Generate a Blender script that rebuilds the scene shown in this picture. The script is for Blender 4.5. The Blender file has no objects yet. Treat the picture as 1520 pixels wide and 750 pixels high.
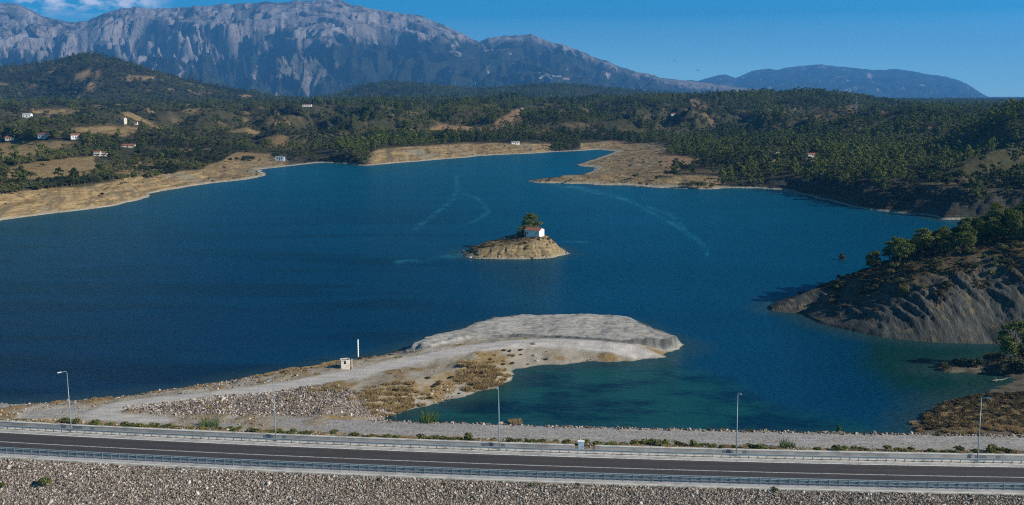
import bpy, math, random
import numpy as np
from mathutils import Vector, Matrix
random.seed(7)
RNG = np.random.default_rng(7)
SC = bpy.context.scene
COL = SC.collection
R = math.radians

# ------------------------------------------------------------------ camera
F, PIT, CH = 1500.0, math.atan(235 / 1500.0), 62.0       # focal length in photo pixels, pitch, height above the lake
CT, ST = math.cos(PIT), math.sin(PIT)

def P(px, py, z=0.0):
    """point of the horizontal plane z seen at a photo pixel"""
    r, u = (px - 760) / F, (375 - py) / F
    dy, dz = CT + u * ST, -ST + u * CT
    t = (z - CH) / dz
    return np.array((r * t, dy * t, z))

def project(x, y, z):
    dep = y * CT - (z - CH) * ST
    up = y * ST + (z - CH) * CT
    return 760 + F * x / dep, 375 - F * up / dep

def zray(py, D):
    u = (375 - py) / F
    return CH + D * (-ST + u * CT) / (CT + u * ST)

def kray(px, py):
    u = (375 - py) / F
    return ((px - 760) / F) / (CT + u * ST)

cam = bpy.data.cameras.new('camera')
cam.sensor_fit = 'HORIZONTAL'
cam.angle = 2 * math.atan(760 / F)
cam.clip_start, cam.clip_end = 1.0, 60000
cob = bpy.data.objects.new('camera', cam)
cob.location = (0, 0, CH)
cob.rotation_euler = (math.pi / 2 - PIT, 0, 0)
COL.objects.link(cob)
SC.camera = cob

# ------------------------------------------------------------------ noise
def _h(ix, iy, seed):
    h = (ix * 374761393 + iy * 668265263 + seed * 1442695041) & 0xffffffff
    h = ((h ^ (h >> 13)) * 1274126177) & 0xffffffff
    return (h ^ (h >> 16)) & 0xffffffff

def pn(x, y, seed=0):
    x = np.asarray(x, float); y = np.asarray(y, float)
    xi = np.floor(x).astype(np.int64); yi = np.floor(y).astype(np.int64)
    fx, fy = x - xi, y - yi
    def g(a, b, dx, dy):
        an = _h(a, b, seed) * (2 * math.pi / 4294967296.0)
        return np.cos(an) * dx + np.sin(an) * dy
    u = fx * fx * fx * (fx * (fx * 6 - 15) + 10)
    v = fy * fy * fy * (fy * (fy * 6 - 15) + 10)
    a = g(xi, yi, fx, fy); b = g(xi + 1, yi, fx - 1, fy)
    c = g(xi, yi + 1, fx, fy - 1); d = g(xi + 1, yi + 1, fx - 1, fy - 1)
    return 1.5 * ((a + (b - a) * u) * (1 - v) + (c + (d - c) * u) * v)

def fbm(x, y, o=5, seed=0, gain=.5):
    s, a, f = 0, 1, 1
    for i in range(o):
        s = s + a * pn(x * f, y * f, seed + i * 17); a *= gain; f *= 2.03
    return s

def ridged(x, y, o=5, seed=0, gain=.5):
    s, a, f, w = 0, 1, 1, 1
    for i in range(o):
        n = 1 - np.abs(pn(x * f, y * f, seed + i * 13)) * 1.4
        n = np.clip(n, 0, 1) ** 2 * w
        w = np.clip(n * 1.6, 0, 1)
        s = s + a * n; a *= gain; f *= 2.07
    return s / 2

def sst(a, b, x):
    t = np.clip((x - a) / (b - a), 0, 1)
    return t * t * (3 - 2 * t)

def sdf(poly, x, y):
    """signed distance to polygon, positive inside"""
    x = np.asarray(x, float); y = np.asarray(y, float)
    shp = x.shape; x = x.ravel(); y = y.ravel()
    best = np.full(x.shape, 1e18); ins = np.zeros(x.shape, bool)
    n = len(poly)
    for i in range(n):
        ax, ay = poly[i][0], poly[i][1]; bx, by = poly[(i + 1) % n][0], poly[(i + 1) % n][1]
        ex, ey = bx - ax, by - ay
        L = ex * ex + ey * ey + 1e-12
        t = np.clip(((x - ax) * ex + (y - ay) * ey) / L, 0, 1)
        d = (x - ax - t * ex) ** 2 + (y - ay - t * ey) ** 2
        best = np.minimum(best, d)
        c = (ay > y) != (by > y)
        if abs(ey) > 1e-12:
            ins ^= c & (x < (bx - ax) * (y - ay) / ey + ax)
    return np.where(ins, 1, -1).reshape(shp) * np.sqrt(best).reshape(shp)

def pline(pts, x, y):
    best = np.full(np.shape(x), 1e18)
    for (a, b) in zip(pts[:-1], pts[1:]):
        ex, ey = b[0] - a[0], b[1] - a[1]
        t = np.clip(((x - a[0]) * ex + (y - a[1]) * ey) / (ex * ex + ey * ey + 1e-12), 0, 1)
        best = np.minimum(best, (x - a[0] - t * ex) ** 2 + (y - a[1] - t * ey) ** 2)
    return np.sqrt(best)

# ------------------------------------------------------------------ object helpers
def tag(o, label=None, cat=None, group=None, kind=None):
    if label: o['label'] = label
    if cat: o['category'] = cat
    if group: o['group'] = group
    if kind: o['kind'] = kind
    return o

def link(name, me, mat=None, parent=None, loc=None):
    o = bpy.data.objects.new(name, me)
    COL.objects.link(o)
    if mat is not None and me is not None and not me.materials: me.materials.append(mat)
    if parent is not None: o.parent = parent
    if loc is not None: o.location = loc
    return o

def empty(name, loc, rz=0):
    o = bpy.data.objects.new(name, None); COL.objects.link(o)
    o.location = loc; o.rotation_euler = (0, 0, rz); o.empty_display_size = .5
    return o

def np_mesh(name, V, Fc, smooth=False, attrs=None):
    """V (n,3), Fc (m,k) int array, all faces of k corners"""
    me = bpy.data.meshes.new(name)
    V = np.asarray(V, np.float32); Fc = np.asarray(Fc, np.int32)
    me.vertices.add(len(V)); me.vertices.foreach_set('co', V.ravel())
    k = Fc.shape[1]
    me.loops.add(Fc.size); me.loops.foreach_set('vertex_index', Fc.ravel())
    me.polygons.add(len(Fc))
    me.polygons.foreach_set('loop_start', np.arange(0, Fc.size, k, dtype=np.int32))
    me.polygons.foreach_set('use_smooth', np.full(len(Fc), smooth, bool))
    for n, a in (attrs or {}).items():
        at = me.attributes.new(n, 'FLOAT', 'POINT'); at.data.foreach_set('value', np.asarray(a, np.float32).ravel())
    me.update(calc_edges=True); me.validate()
    return me

class MB:
    """collects boxes, tubes and loose faces into one mesh"""
    def __init__(s): s.v, s.f = [], []
    def face(s, pts):
        b = len(s.v); s.v += [tuple(p) for p in pts]; s.f.append(tuple(range(b, b + len(pts)))); return s
    def box(s, c, d, rz=0, tap=1.0):
        cx, cy, cz = c; hx, hy, hz = d[0] / 2, d[1] / 2, d[2] / 2
        b = len(s.v); ca, sa = math.cos(rz), math.sin(rz)
        for z in (-hz, hz):
            t = tap if z > 0 else 1
            for (x, y) in ((-hx, -hy), (hx, -hy), (hx, hy), (-hx, hy)):
                x *= t; y *= t
                s.v.append((cx + x * ca - y * sa, cy + x * sa + y * ca, cz + z))
        s.f += [tuple(b + i for i in q) for q in ((3, 2, 1, 0), (4, 5, 6, 7), (0, 1, 5, 4), (1, 2, 6, 5), (2, 3, 7, 6), (3, 0, 4, 7))]
        return s
    def tube(s, pts, rad, n=7, cap=True):
        pts = [Vector(p) for p in pts]; rings = []
        for i, p in enumerate(pts):
            t = (pts[min(i + 1, len(pts) - 1)] - pts[max(i - 1, 0)]).normalized()
            a = t.cross(Vector((0, 1, 0.01)) if abs(t.y) < .9 else Vector((1, 0, 0))).normalized(); c = t.cross(a)
            r = rad[i] if hasattr(rad, '__len__') else rad
            b = len(s.v); rings.append(b)
            for j in range(n):
                an = 2 * math.pi * j / n
                s.v.append(tuple(p + a * (r * math.cos(an)) + c * (r * math.sin(an))))
        for b0, b1 in zip(rings[:-1], rings[1:]):
            for j in range(n):
                s.f.append((b0 + j, b0 + (j + 1) % n, b1 + (j + 1) % n, b1 + j))
        if cap:
            s.f.append(tuple(rings[0] + j for j in reversed(range(n)))); s.f.append(tuple(rings[-1] + j for j in range(n)))
        return s
    def mesh(s, name, smooth=False):
        me = bpy.data.meshes.new(name); me.from_pydata(s.v, [], s.f)
        if smooth: me.polygons.foreach_set('use_smooth', np.full(len(me.polygons), True))
        me.update(); return me
    def build(s, name, mat, parent=None, loc=None, smooth=False):
        return link(name, s.mesh(name, smooth), mat, parent, loc)

def copy_tree(o, parent=None):
    c = o.copy(); COL.objects.link(c)
    if parent is not None: c.parent = parent
    for ch in list(o.children): copy_tree(ch, c)
    return c

# ------------------------------------------------------------------ materials
def nd(nt, t, ins=None, **at):
    n = nt.nodes.new(t)
    for a, v in at.items(): setattr(n, a, v)
    for k, v in (ins or {}).items():
        s = n.inputs[k]
        if isinstance(v, bpy.types.NodeSocket): nt.links.new(v, s)
        else: s.default_value = v
    return n

def rgba(c): return (c[0], c[1], c[2], 1)

def material(name, rough=.9, spec=.3):
    m = bpy.data.materials.new(name); m.use_nodes = True
    nt = m.node_tree; b = nt.nodes['Principled BSDF']
    b.inputs['Roughness'].default_value = rough
    b.inputs['Specular IOR Level'].default_value = spec
    return m, nt, b

def mix(nt, f, a, b, mode='MIX'):
    n = nt.nodes.new('ShaderNodeMix'); n.data_type = 'RGBA'; n.blend_type = mode; n.clamp_factor = True
    for i, v in ((0, f), (6, a), (7, b)):
        if isinstance(v, bpy.types.NodeSocket): nt.links.new(v, n.inputs[i])
        else: n.inputs[i].default_value = v if i == 0 else rgba(v)
    return n.outputs[2]

def math_(nt, op, a, b=None, c=None, clamp=False):
    n = nt.nodes.new('ShaderNodeMath'); n.operation = op; n.use_clamp = clamp
    for i, v in enumerate((a, b, c)):
        if v is None: continue
        if isinstance(v, bpy.types.NodeSocket): nt.links.new(v, n.inputs[i])
        else: n.inputs[i].default_value = v
    return n.outputs[0]

def rng_(nt, v, a, b, c=0., d=1.):
    n = nd(nt, 'ShaderNodeMapRange', {'Value': v, 'From Min': a, 'From Max': b, 'To Min': c, 'To Max': d}); return n.outputs[0]

def attr(nt, name, typ='GEOMETRY'):
    n = nt.nodes.new('ShaderNodeAttribute'); n.attribute_name = name; n.attribute_type = typ; return n.outputs['Fac']

def noise(nt, vec, scale, detail=4., rough=.55, out=0):
    n = nd(nt, 'ShaderNodeTexNoise', {'Scale': scale, 'Detail': detail, 'Roughness': rough})
    if vec is not None: nt.links.new(vec, n.inputs['Vector'])
    return n.outputs[out]

def pos(nt, sc=None, obj=False):
    s = nt.nodes.new('ShaderNodeTexCoord').outputs['Object'] if obj else nt.nodes.new('ShaderNodeNewGeometry').outputs['Position']
    if sc is None: return s
    return nd(nt, 'ShaderNodeMapping', {'Vector': s, 'Scale': sc}).outputs[0]

def bump(nt, b, h, dist, strength=1.):
    n = nd(nt, 'ShaderNodeBump', {'Height': h, 'Distance': dist, 'Strength': strength})
    nt.links.new(n.outputs[0], b.inputs['Normal'])

def noisy(name, c1, c2, scale=1., rough=.9, bmp=0., metal=0., obj=True, detail=5., spec=.3, c3=None, s3=.2):
    m, nt, b = material(name, rough, spec)
    v = pos(nt, None, obj)
    n = noise(nt, v, scale, detail)
    c = mix(nt, rng_(nt, n, .3, .7), c1, c2)
    if c3: c = mix(nt, rng_(nt, noise(nt, v, s3, 4.), .48, .66), c, c3)
    nt.links.new(c, b.inputs['Base Color'])
    b.inputs['Metallic'].default_value = metal
    if bmp: bump(nt, b, n, bmp)
    return m

def foliage_mat(name, ca, cb, cdry=None, trans=.25):
    """leaves: colour varies from tree to tree and from leaf clump to leaf clump"""
    m, nt, b = material(name, .75, .15)
    oi = nt.nodes.new('ShaderNodeObjectInfo').outputs['Random']
    isl = nt.nodes.new('ShaderNodeNewGeometry').outputs['Random Per Island']
    f = math_(nt, 'ADD', math_(nt, 'MULTIPLY', oi, .6), math_(nt, 'MULTIPLY', isl, .4))
    c = mix(nt, f, ca, cb)
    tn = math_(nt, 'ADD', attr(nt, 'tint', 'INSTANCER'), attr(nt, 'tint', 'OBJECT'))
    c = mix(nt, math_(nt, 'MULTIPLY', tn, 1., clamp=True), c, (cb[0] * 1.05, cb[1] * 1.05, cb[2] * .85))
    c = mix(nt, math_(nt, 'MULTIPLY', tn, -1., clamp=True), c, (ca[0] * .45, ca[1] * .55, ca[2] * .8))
    if cdry: c = mix(nt, rng_(nt, isl, .82, .9), c, cdry)
    nt.links.new(c, b.inputs['Base Color'])
    t = nd(nt, 'ShaderNodeBsdfTranslucent', {'Color': c})
    ms = nd(nt, 'ShaderNodeMixShader', {0: trans}); nt.links.new(b.outputs[0], ms.inputs[1]); nt.links.new(t.outputs[0], ms.inputs[2])
    nt.links.new(ms.outputs[0], nt.nodes['Material Output'].inputs[0])
    return m

MT = {}
MT['concrete'] = noisy('concrete', (.50, .47, .42), (.62, .59, .53), 1.2, bmp=.01, c3=(.36, .34, .31), s3=.5)
MT['concrete_grey'] = noisy('concrete_grey', (.34, .34, .34), (.44, .43, .42), .9, bmp=.01, c3=(.26, .26, .255), s3=.35)
MT['steel'] = noisy('galvanised_steel', (.24, .29, .32), (.33, .38, .41), 3., rough=.4, metal=.1, spec=.6)
MT['steel_dark'] = noisy('weathered_steel', (.16, .19, .22), (.24, .27, .30), 2., rough=.55, metal=.4)
MT['pole'] = noisy('painted_pole', (.17, .23, .26), (.22, .28, .31), 2., rough=.4, metal=.2)
MT['white'] = noisy('white_plaster', (.78, .78, .78), (.84, .84, .83), 2., c3=(.68, .67, .63), s3=.7)
MT['cream'] = noisy('cream_plaster', (.58, .54, .46), (.68, .64, .56), 2., c3=(.45, .40, .33), s3=.9)
MT['tile'] = noisy('clay_tiles', (.24, .085, .05), (.33, .14, .085), 5., bmp=.03, c3=(.17, .085, .06), s3=1.5)
MT['dark'] = noisy('dark_opening', (.02, .02, .025), (.035, .035, .04), 2., rough=.3)
MT['wood'] = noisy('dark_wood', (.08, .05, .03), (.12, .08, .05), 6.)
MT['bark'] = noisy('bark', (.09, .065, .045), (.15, .11, .08), 4., bmp=.02)
MT['rock'] = noisy('pale_stone', (.30, .27, .25), (.52, .48, .44), 1.2, bmp=.05, c3=(.22, .17, .13), s3=.6)
MT['pine'] = foliage_mat('pine_needles', (.068, .094, .020), (.130, .158, .036))
MT['pine_near'] = foliage_mat('sunny_pine_needles', (.085, .108, .020), (.150, .175, .036))  # brighter copy of the pine needles, sunlit look put into the colour
MT['broad'] = foliage_mat('olive_leaves', (.056, .068, .025), (.115, .122, .050))
MT['weed'] = foliage_mat('weed_leaves', (.075, .105, .022), (.14, .165, .045), (.30, .22, .09))
MT['reed'] = foliage_mat('reed_leaves', (.06, .11, .03), (.11, .17, .05))
MT['straw'] = foliage_mat('dry_grass', (.30, .21, .10), (.55, .42, .22), (.13, .115, .05))
MT['scrub'] = foliage_mat('brown_scrub', (.085, .065, .03), (.16, .12, .055), (.05, .06, .025))
MT['black'] = noisy('dark_plumage', (.012, .012, .014), (.02, .02, .022), 8.)
MT['blue_panel'] = noisy('pale_blue_panel', (.36, .47, .60), (.42, .53, .66), 3., rough=.5)

# ------------------------------------------------------------------ the dam axis
_c = [P(*q, 6.0) for q in ((0, 655.3), (400, 675), (760, 689), (1120, 700.5), (1520, 708))]
CB = np.polyfit([p[0] for p in _c], [p[1] for p in _c], 2)
def yc(x): return np.polyval(CB, x)
def nrm(x):
    s = np.polyval(np.polyder(CB), x); L = np.sqrt(1 + s * s)
    return -s / L, 1 / L
def road_pt(x, off, z):
    nx, ny = nrm(x); return (x + nx * off, yc(x) + ny * off, z)

def sweep(profile, x0, x1, step=2.0, closed=True, name='m', smooth=False):
    """a (offset, height) profile swept along the dam axis"""
    xs = np.linspace(x0, x1, max(2, int(abs(x1 - x0) / step) + 1))
    V = []
    for x in xs:
        for (o, z) in profile: V.append(road_pt(x, o, z))
    k = len(profile); Fc = []
    for i in range(len(xs) - 1):
        for j in range(k if closed else k - 1):
            a, b = i * k + j, i * k + (j + 1) % k
            Fc.append((a, a + k, b + k, b))
    me = bpy.data.meshes.new(name)
    if closed: Fc += [tuple(range(k)), tuple(reversed(range((len(xs) - 1) * k, len(xs) * k)))]
    me.from_pydata([tuple(v) for v in V], [], Fc)
    import bmesh
    bm = bmesh.new(); bm.from_mesh(me); bmesh.ops.recalc_face_normals(bm, faces=bm.faces); bm.to_mesh(me); bm.free()
    if not closed and me.polygons[0].normal.z < 0: me.flip_normals()
    return me

# ------------------------------------------------------------------ near land
def W(lst): return [P(*q)[:2] if len(q) == 3 else P(q[0], q[1], 0)[:2] for q in lst]
PEN = W([(-300, 626), (-100, 613), (0, 605), (100, 598), (200, 588.5), (300, 574.5), (370, 561), (420, 547, 1), (500, 529, 1.5), (560, 521, 1.5),
         (600, 509, 2), (640, 497, 2), (690, 481, 2.5), (720, 469, 2.5), (760, 464, 2.5), (800, 463, 3), (860, 462, 3), (905, 462, 3),
         (940, 466, 3), (965, 480, 2.5), (985, 491, 2), (1008, 503, 1), (1016, 511), (1010, 519), (990, 523), (985, 531), (940, 536), (860, 538),
         (800, 541), (762, 547), (757, 556), (750, 566), (740, 573), (707, 582), (669, 591), (640, 600), (604, 610), (572, 618), (560, 632),
         (560, 690), (-300, 690)])
PLAT = W([(600, 512, 2.5), (640, 499, 2.5), (690, 483, 3), (722, 472, 3), (770, 466, 3), (860, 464, 3), (905, 464, 3), (940, 468, 3), (965, 482, 2.5),
          (985, 493, 2), (1006, 505, 1), (1012, 512), (1005, 520), (992, 521.5), (921, 520.5, .5), (839, 515.5, .5), (757, 511.5, .8), (699, 514, 1), (640, 521, 2)])
TRACK = [W([(972, 530, .5), (920, 523, .7), (860, 518, .9), (800, 516, 1.2), (760, 516.5, 1.5), (700, 521, 2), (640, 532, 2.2), (560, 549, 2.3), (480, 565, 2.4),
            (400, 578, 2.5), (300, 591, 2.5), (220, 598, 2.5), (170, 606, 2.5), (150, 615, 2.5), (165, 622, 2.5), (230, 628, 2.5)])]
RIP = W([(185, 606, 2.5), (250, 598, 2.5), (330, 588, 2.5), (400, 584, 2.5), (455, 576, 2.5), (500, 575, 2.5), (545, 590, 2), (565, 606, 1), (572, 619), (480, 621, 2), (300, 616, 2.5), (200, 613, 2.5)])
HEAD = W([(1141, 456), (1146, 461), (1200, 467), (1222, 481), (1270, 493), (1310, 501), (1380, 508), (1416, 509), (1480, 511), (1520, 514), (1700, 520), (2200, 520)]) + \
    [(320, 330), (260, 345), (160, 338), (130, 330), (110, 320), (95, 310), (82, 302)]
SPIT = W([(1383, 549), (1400, 545), (1440, 541), (1480, 533), (1520, 524), (1750, 515), (1750, 575), (1525, 566), (1480, 556), (1420, 553)])
BEACH = W([(1530, 560), (1480, 576), (1440, 590), (1392, 602), (1368, 622), (1362, 650), (1362, 700), (1900, 700), (1900, 560)])

def znear(x, y, masks=False):
    off = (y - yc(x)) * nrm(x)[1]
    n1 = fbm(x / 9, y / 9, 4, 3); n2 = fbm(x / 2.2, y / 2.2, 3, 9)
    rough = fbm(x / 1.1, y / 1.1, 2, 21)
    zd = np.interp(off, [-90, -6.9, -6.6, 6.8, 7.6, 18, 21, 29, 31, 38], [-17, 5.78, 5.86, 5.86, 5.6, 3.3, 2.55, 2.45, 1.4, -4])
    zd = zd + np.where((off > 8) & (off < 21), .12 * n2, 0) + np.where(off < -7, .10 * n2, 0) + np.where(off > 29, .25 * n2, 0)
    wx, wy = x + 1.2 * n1, y + 1.2 * fbm(x / 7, y / 7, 3, 33)
    dp = sdf(PEN, wx, wy); dq = sdf(PLAT, wx * .5 + x * .5, wy * .5 + y * .5)
    bank = np.where(dp > 0, np.minimum(2.6, .1 + .26 * dp), np.maximum(.30 * dp, -4))
    track = np.minimum.reduce([pline(t, x, y) for t in TRACK])
    trk = 1 - sst(2.4, 4.2, track + .5 * n1)
    zp = bank + np.where(dp > 0, (.28 * n1 + .14 * n2) * (1 - .85 * trk) * np.clip(dp / 3, 0, 1), 0)
    ch = ridged(x / 9 + .6 * n1, y / 16 + .4 * n2, 4, 41)
    flu = ridged(x / 3.0 + .25 * n1 + y / 14, y / 11, 3, 47)
    top_k = np.interp(x, [-5, 22, 45], [1, .86, .74])
    rim = .35 + 2.3 * dq - 1.9 * np.clip(flu - .15, 0, 1) * np.exp(-np.abs(dq - 1.2) / 1.8)
    top = 3.3 + .40 * n1 - 1.0 * np.clip(ch - .5, 0, 1) - 1.1 * sst(.62, .8, ridged(x / 22 + y / 40 + .35 * n1, y / 13 + .3 * n1, 2, 53)) + .006 * (x - 20) + .05 * rough
    zq = np.minimum(rim, top * top_k)
    zp = np.where(dq > 0, np.maximum(zp, zq), zp)
    knoll = np.exp(-(((x - P(715, 548, 2)[0]) / 6) ** 2 + ((y - P(715, 548, 2)[1]) / 4) ** 2))
    zp = zp + 1.6 * knoll * (.7 + .5 * n2)
    # headland
    dh = sdf(HEAD, x + 1.6 * fbm(x / 24, y / 24, 3, 81), y + 2.2 * fbm(x / 22, y / 60, 3, 83))
    zm = np.interp(x, [70, 84, 95, 106, 120, 150, 190, 260, 330], [.6, 4, 7, 11.5, 16, 23, 30, 38, 42])
    flh = .6 * ridged(x / 8.5 + .22 * n1 + y / 24, y / 44, 3, 71) + .4 * ridged(x / 3.4 + .12 * n1 + y / 12, y / 22, 3, 73)
    wd = np.interp(x, [70, 95, 120, 150, 260], [7, 18, 30, 36, 48])
    t = np.clip(dh / wd, 0, 1)
    cliff = (1 - (1 - t) ** 1.9)
    zh = np.where(dh > 0, zm * cliff - (3.4 * np.clip(flh - .2, 0, 1) + 1.3 * np.clip(ridged(x / 2.3 + y / 9 + .1 * n1, y / 18, 3, 75) - .2, 0, 1)) * np.sin(np.pi * np.clip(t * 1.05, 0, 1)) * np.clip(zm / 12, .1, 1) + .35 * n1 * t + .08 * n2 + .25, np.maximum(.4 * dh, -4))
    ds = sdf(SPIT, x + n1, y + n2); zs = np.where(ds > 0, np.minimum(.12 + .22 * ds, 2.2), np.maximum(.2 * ds, -4))
    db = sdf(BEACH, x + 1.5 * n1, y + 1.5 * n2); zb = np.where(db > 0, np.minimum(.05 + .07 * db, 1.6) + .12 * n2 * np.clip(db / 4, 0, 1), np.maximum(.1 * db, -4))
    z = np.maximum.reduce([zd, zp, zh, zs, zb])
    if not masks: return z
    isd = (zd >= z - 1e-6)
    m = {}
    m['m_rock'] = sst(-1.5, 1.0, dq + .8 * n2)
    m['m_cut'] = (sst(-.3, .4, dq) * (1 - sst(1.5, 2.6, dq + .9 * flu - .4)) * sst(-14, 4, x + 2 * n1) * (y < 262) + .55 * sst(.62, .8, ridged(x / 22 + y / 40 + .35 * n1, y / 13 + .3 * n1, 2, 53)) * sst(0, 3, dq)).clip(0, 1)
    m['m_track'] = np.maximum(np.where(isd, sst(19.6, 21.2, off + .5 * n2) * (1 - sst(28.4, 29.6, off + .4 * n2)), 0), trk * (dp > 0))
    m['m_path'] = trk * (dp > 0) * (off > 22)
    m['m_dark'] = np.where((zb >= z - 1e-6) | (zs >= z - 1e-6), sst(-2, 0, np.maximum(db, ds)), 0) * (off > 30)
    m['m_rip'] = np.maximum(sst(-1, 1.2, sdf(RIP, x, y) + n2), np.maximum(np.where(off < -6.5, 1., 0.), np.where(isd & (off > 29), 1., 0)))
    m['m_verge'] = np.where(isd, sst(6.5, 7, off) * (1 - sst(20, 21.5, off)), 0)
    m['m_head'] = np.where(zh >= z - 1e-6, 1., 0.) * (dh > -3)
    m['m_top'] = np.where(dh > 0, sst(.55, .95, t + .25 * n1), 0)
    m['m_dry'] = np.clip(sst(.05, .6, n1 + .2 * n2) * (dp > 0) * (1 - m['m_rock']) * (1 - trk) + (zb >= z - 1e-6) * (.6 + .4 * sst(4, 9, db + 2 * n1)) + (zs >= z - 1e-6) * .6, 0, 1)
    m['shore'] = np.maximum.reduce([dp, dh, ds, db, 31 - off])
    m['off'] = off; m['dp'] = dp; m['dq'] = dq; m['db'] = db; m['dh'] = dh; m['t'] = t
    return z, m

def near_material():
    m, nt, b = material('near_ground', .95, .1)
    p = pos(nt)
    a = {k: attr(nt, k) for k in ('m_rock', 'm_track', 'm_rip', 'm_verge', 'm_head', 'm_top', 'm_dry', 'm_cut', 'm_path', 'm_dark')}
    nf = noise(nt, p, 2.2, 6., .65); nm = noise(nt, p, .35, 5.); nl = noise(nt, p, .08, 4.)
    vor = nd(nt, 'ShaderNodeTexVoronoi', {'Vector': p, 'Scale': 2.1, 'Randomness': 1.}); vc = nd(nt, 'ShaderNodeSeparateColor', {0: vor.outputs['Color']}).outputs[0]
    fine = rng_(nt, nf, .3, .7)
    soil = mix(nt, fine, (.21, .175, .125), (.34, .295, .225))
    soil = mix(nt, rng_(nt, nl, .42, .6), soil, (.36, .33, .28))
    dry = mix(nt, fine, (.17, .115, .05), (.30, .21, .10))
    rip = mix(nt, vc, (.11, .085, .068), (.30, .265, .24))
    st = nd(nt, 'ShaderNodeTexNoise', {'Vector': pos(nt, (.18, .9, .9)), 'Scale': 1.2, 'Detail': 6., 'Roughness': .6}).outputs[0]
    trk = mix(nt, fine, (.26, .245, .23), (.39, .37, .35)); sp_ = nd(nt, 'ShaderNodeTexVoronoi', {'Vector': p, 'Scale': 3.4}); trk = mix(nt, rng_(nt, nd(nt, 'ShaderNodeSeparateColor', {0: sp_.outputs['Color']}).outputs[0], .55, 1., 0., .75), trk, (.14, .125, .115)); trk = mix(nt, rng_(nt, st, .5, .72, 0., .7), trk, (.47, .44, .415))
    rock = mix(nt, rng_(nt, nm, .35, .65), (.22, .21, .19), (.33, .315, .285)); rock = mix(nt, rng_(nt, st, .42, .62), rock, (.43, .41, .37))
    rock = mix(nt, rng_(nt, nf, .62, .75), rock, (.17, .17, .165))
    cutc = mix(nt, rng_(nt, nd(nt, 'ShaderNodeTexNoise', {'Vector': pos(nt, (1., .3, .3)), 'Scale': .8, 'Detail': 6., 'Roughness': .6}).outputs[0], .35, .65), (.062, .064, .062), (.17, .17, .16))  # darkens the steep front and runnels by colour; the sun lights them alike
    ver = mix(nt, fine, (.20, .16, .09), (.38, .31, .20)); ver = mix(nt, rng_(nt, nm, .48, .6), ver, (.09, .10, .035))
    flu = nd(nt, 'ShaderNodeTexNoise', {'Vector': pos(nt, (1., .3, .25)), 'Scale': .7, 'Detail': 6., 'Roughness': .6}).outputs[0]
    head = mix(nt, rng_(nt, flu, .35, .65), (.036, .040, .037), (.105, .106, .094)); head = mix(nt, rng_(nt, nm, .55, .7), head, (.17, .135, .08))  # headland marl darkened, its shade put into the colour
    htop = mix(nt, fine, (.06, .05, .022), (.16, .11, .06))
    c = mix(nt, a['m_dry'], soil, dry)
    c = mix(nt, a['m_rip'], c, rip); c = mix(nt, a['m_verge'], c, ver); c = mix(nt, a['m_rock'], c, rock)
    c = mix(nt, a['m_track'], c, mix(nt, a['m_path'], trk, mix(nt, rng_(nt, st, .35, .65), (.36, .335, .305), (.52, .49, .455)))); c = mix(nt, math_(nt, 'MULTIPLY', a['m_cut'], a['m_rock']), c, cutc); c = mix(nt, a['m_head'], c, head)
    c = mix(nt, math_(nt, 'MULTIPLY', a['m_head'], a['m_top']), c, htop)
    c = mix(nt, math_(nt, 'MULTIPLY', a['m_dark'], .85), c, mix(nt, rng_(nt, nm, .38, .62), (.045, .040, .028), (.15, .13, .10)))
    zz = nd(nt, 'ShaderNodeSeparateXYZ', {0: p}).outputs[2]
    wet = math_(nt, 'MULTIPLY', rng_(nt, zz, .05, .28, 1., 0.), .45)
    c = mix(nt, wet, c, (.10, .085, .06))
    nt.links.new(c, b.inputs['Base Color'])
    h = math_(nt, 'ADD', math_(nt, 'MULTIPLY', nf, .5), math_(nt, 'MULTIPLY', vor.outputs['Distance'], math_(nt, 'MULTIPLY', a['m_rip'], -.6)))
    rill = nd(nt, 'ShaderNodeTexNoise', {'Vector': pos(nt, (2.4, .5, .45)), 'Scale': .8, 'Detail': 7., 'Roughness': .68}).outputs[0]
    h = math_(nt, 'ADD', h, math_(nt, 'MULTIPLY', math_(nt, 'ADD', flu, math_(nt, 'MULTIPLY', rill, 1.6)), a['m_head']))
    bump(nt, b, h, .35, .9)
    return m
MT['near'] = near_material()

gx = np.arange(-180, 240, .5); gy = np.arange(104, 350, .5)
GX, GY = np.meshgrid(gx, gy)
GZ, MK = znear(GX, GY, True)
nx_, ny_ = len(gx), len(gy)
idx = np.arange(nx_ * ny_).reshape(ny_, nx_)
Q = np.stack([idx[:-1, :-1], idx[:-1, 1:], idx[1:, 1:], idx[1:, :-1]], -1).reshape(-1, 4)
V = np.stack([GX, GY, GZ], -1).reshape(-1, 3)
fm = lambda k: MK[k].ravel()[Q].mean(1)
cls = np.zeros(len(Q), int)
cls[(fm('m_rock') > .5)] = 1
cls[(fm('m_track') > .5)] = 2
cls[(fm('m_head') > .5) & (fm('dh') > -2)] = 3
cls[(fm('off') < -6.7)] = 4
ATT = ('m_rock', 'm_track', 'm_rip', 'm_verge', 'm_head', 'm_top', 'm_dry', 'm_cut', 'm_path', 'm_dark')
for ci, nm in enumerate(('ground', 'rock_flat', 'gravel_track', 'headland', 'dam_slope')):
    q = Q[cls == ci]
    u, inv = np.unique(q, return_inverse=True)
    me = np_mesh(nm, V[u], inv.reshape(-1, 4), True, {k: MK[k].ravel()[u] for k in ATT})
    tag(link(nm, me, MT['near']), kind='structure')

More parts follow.
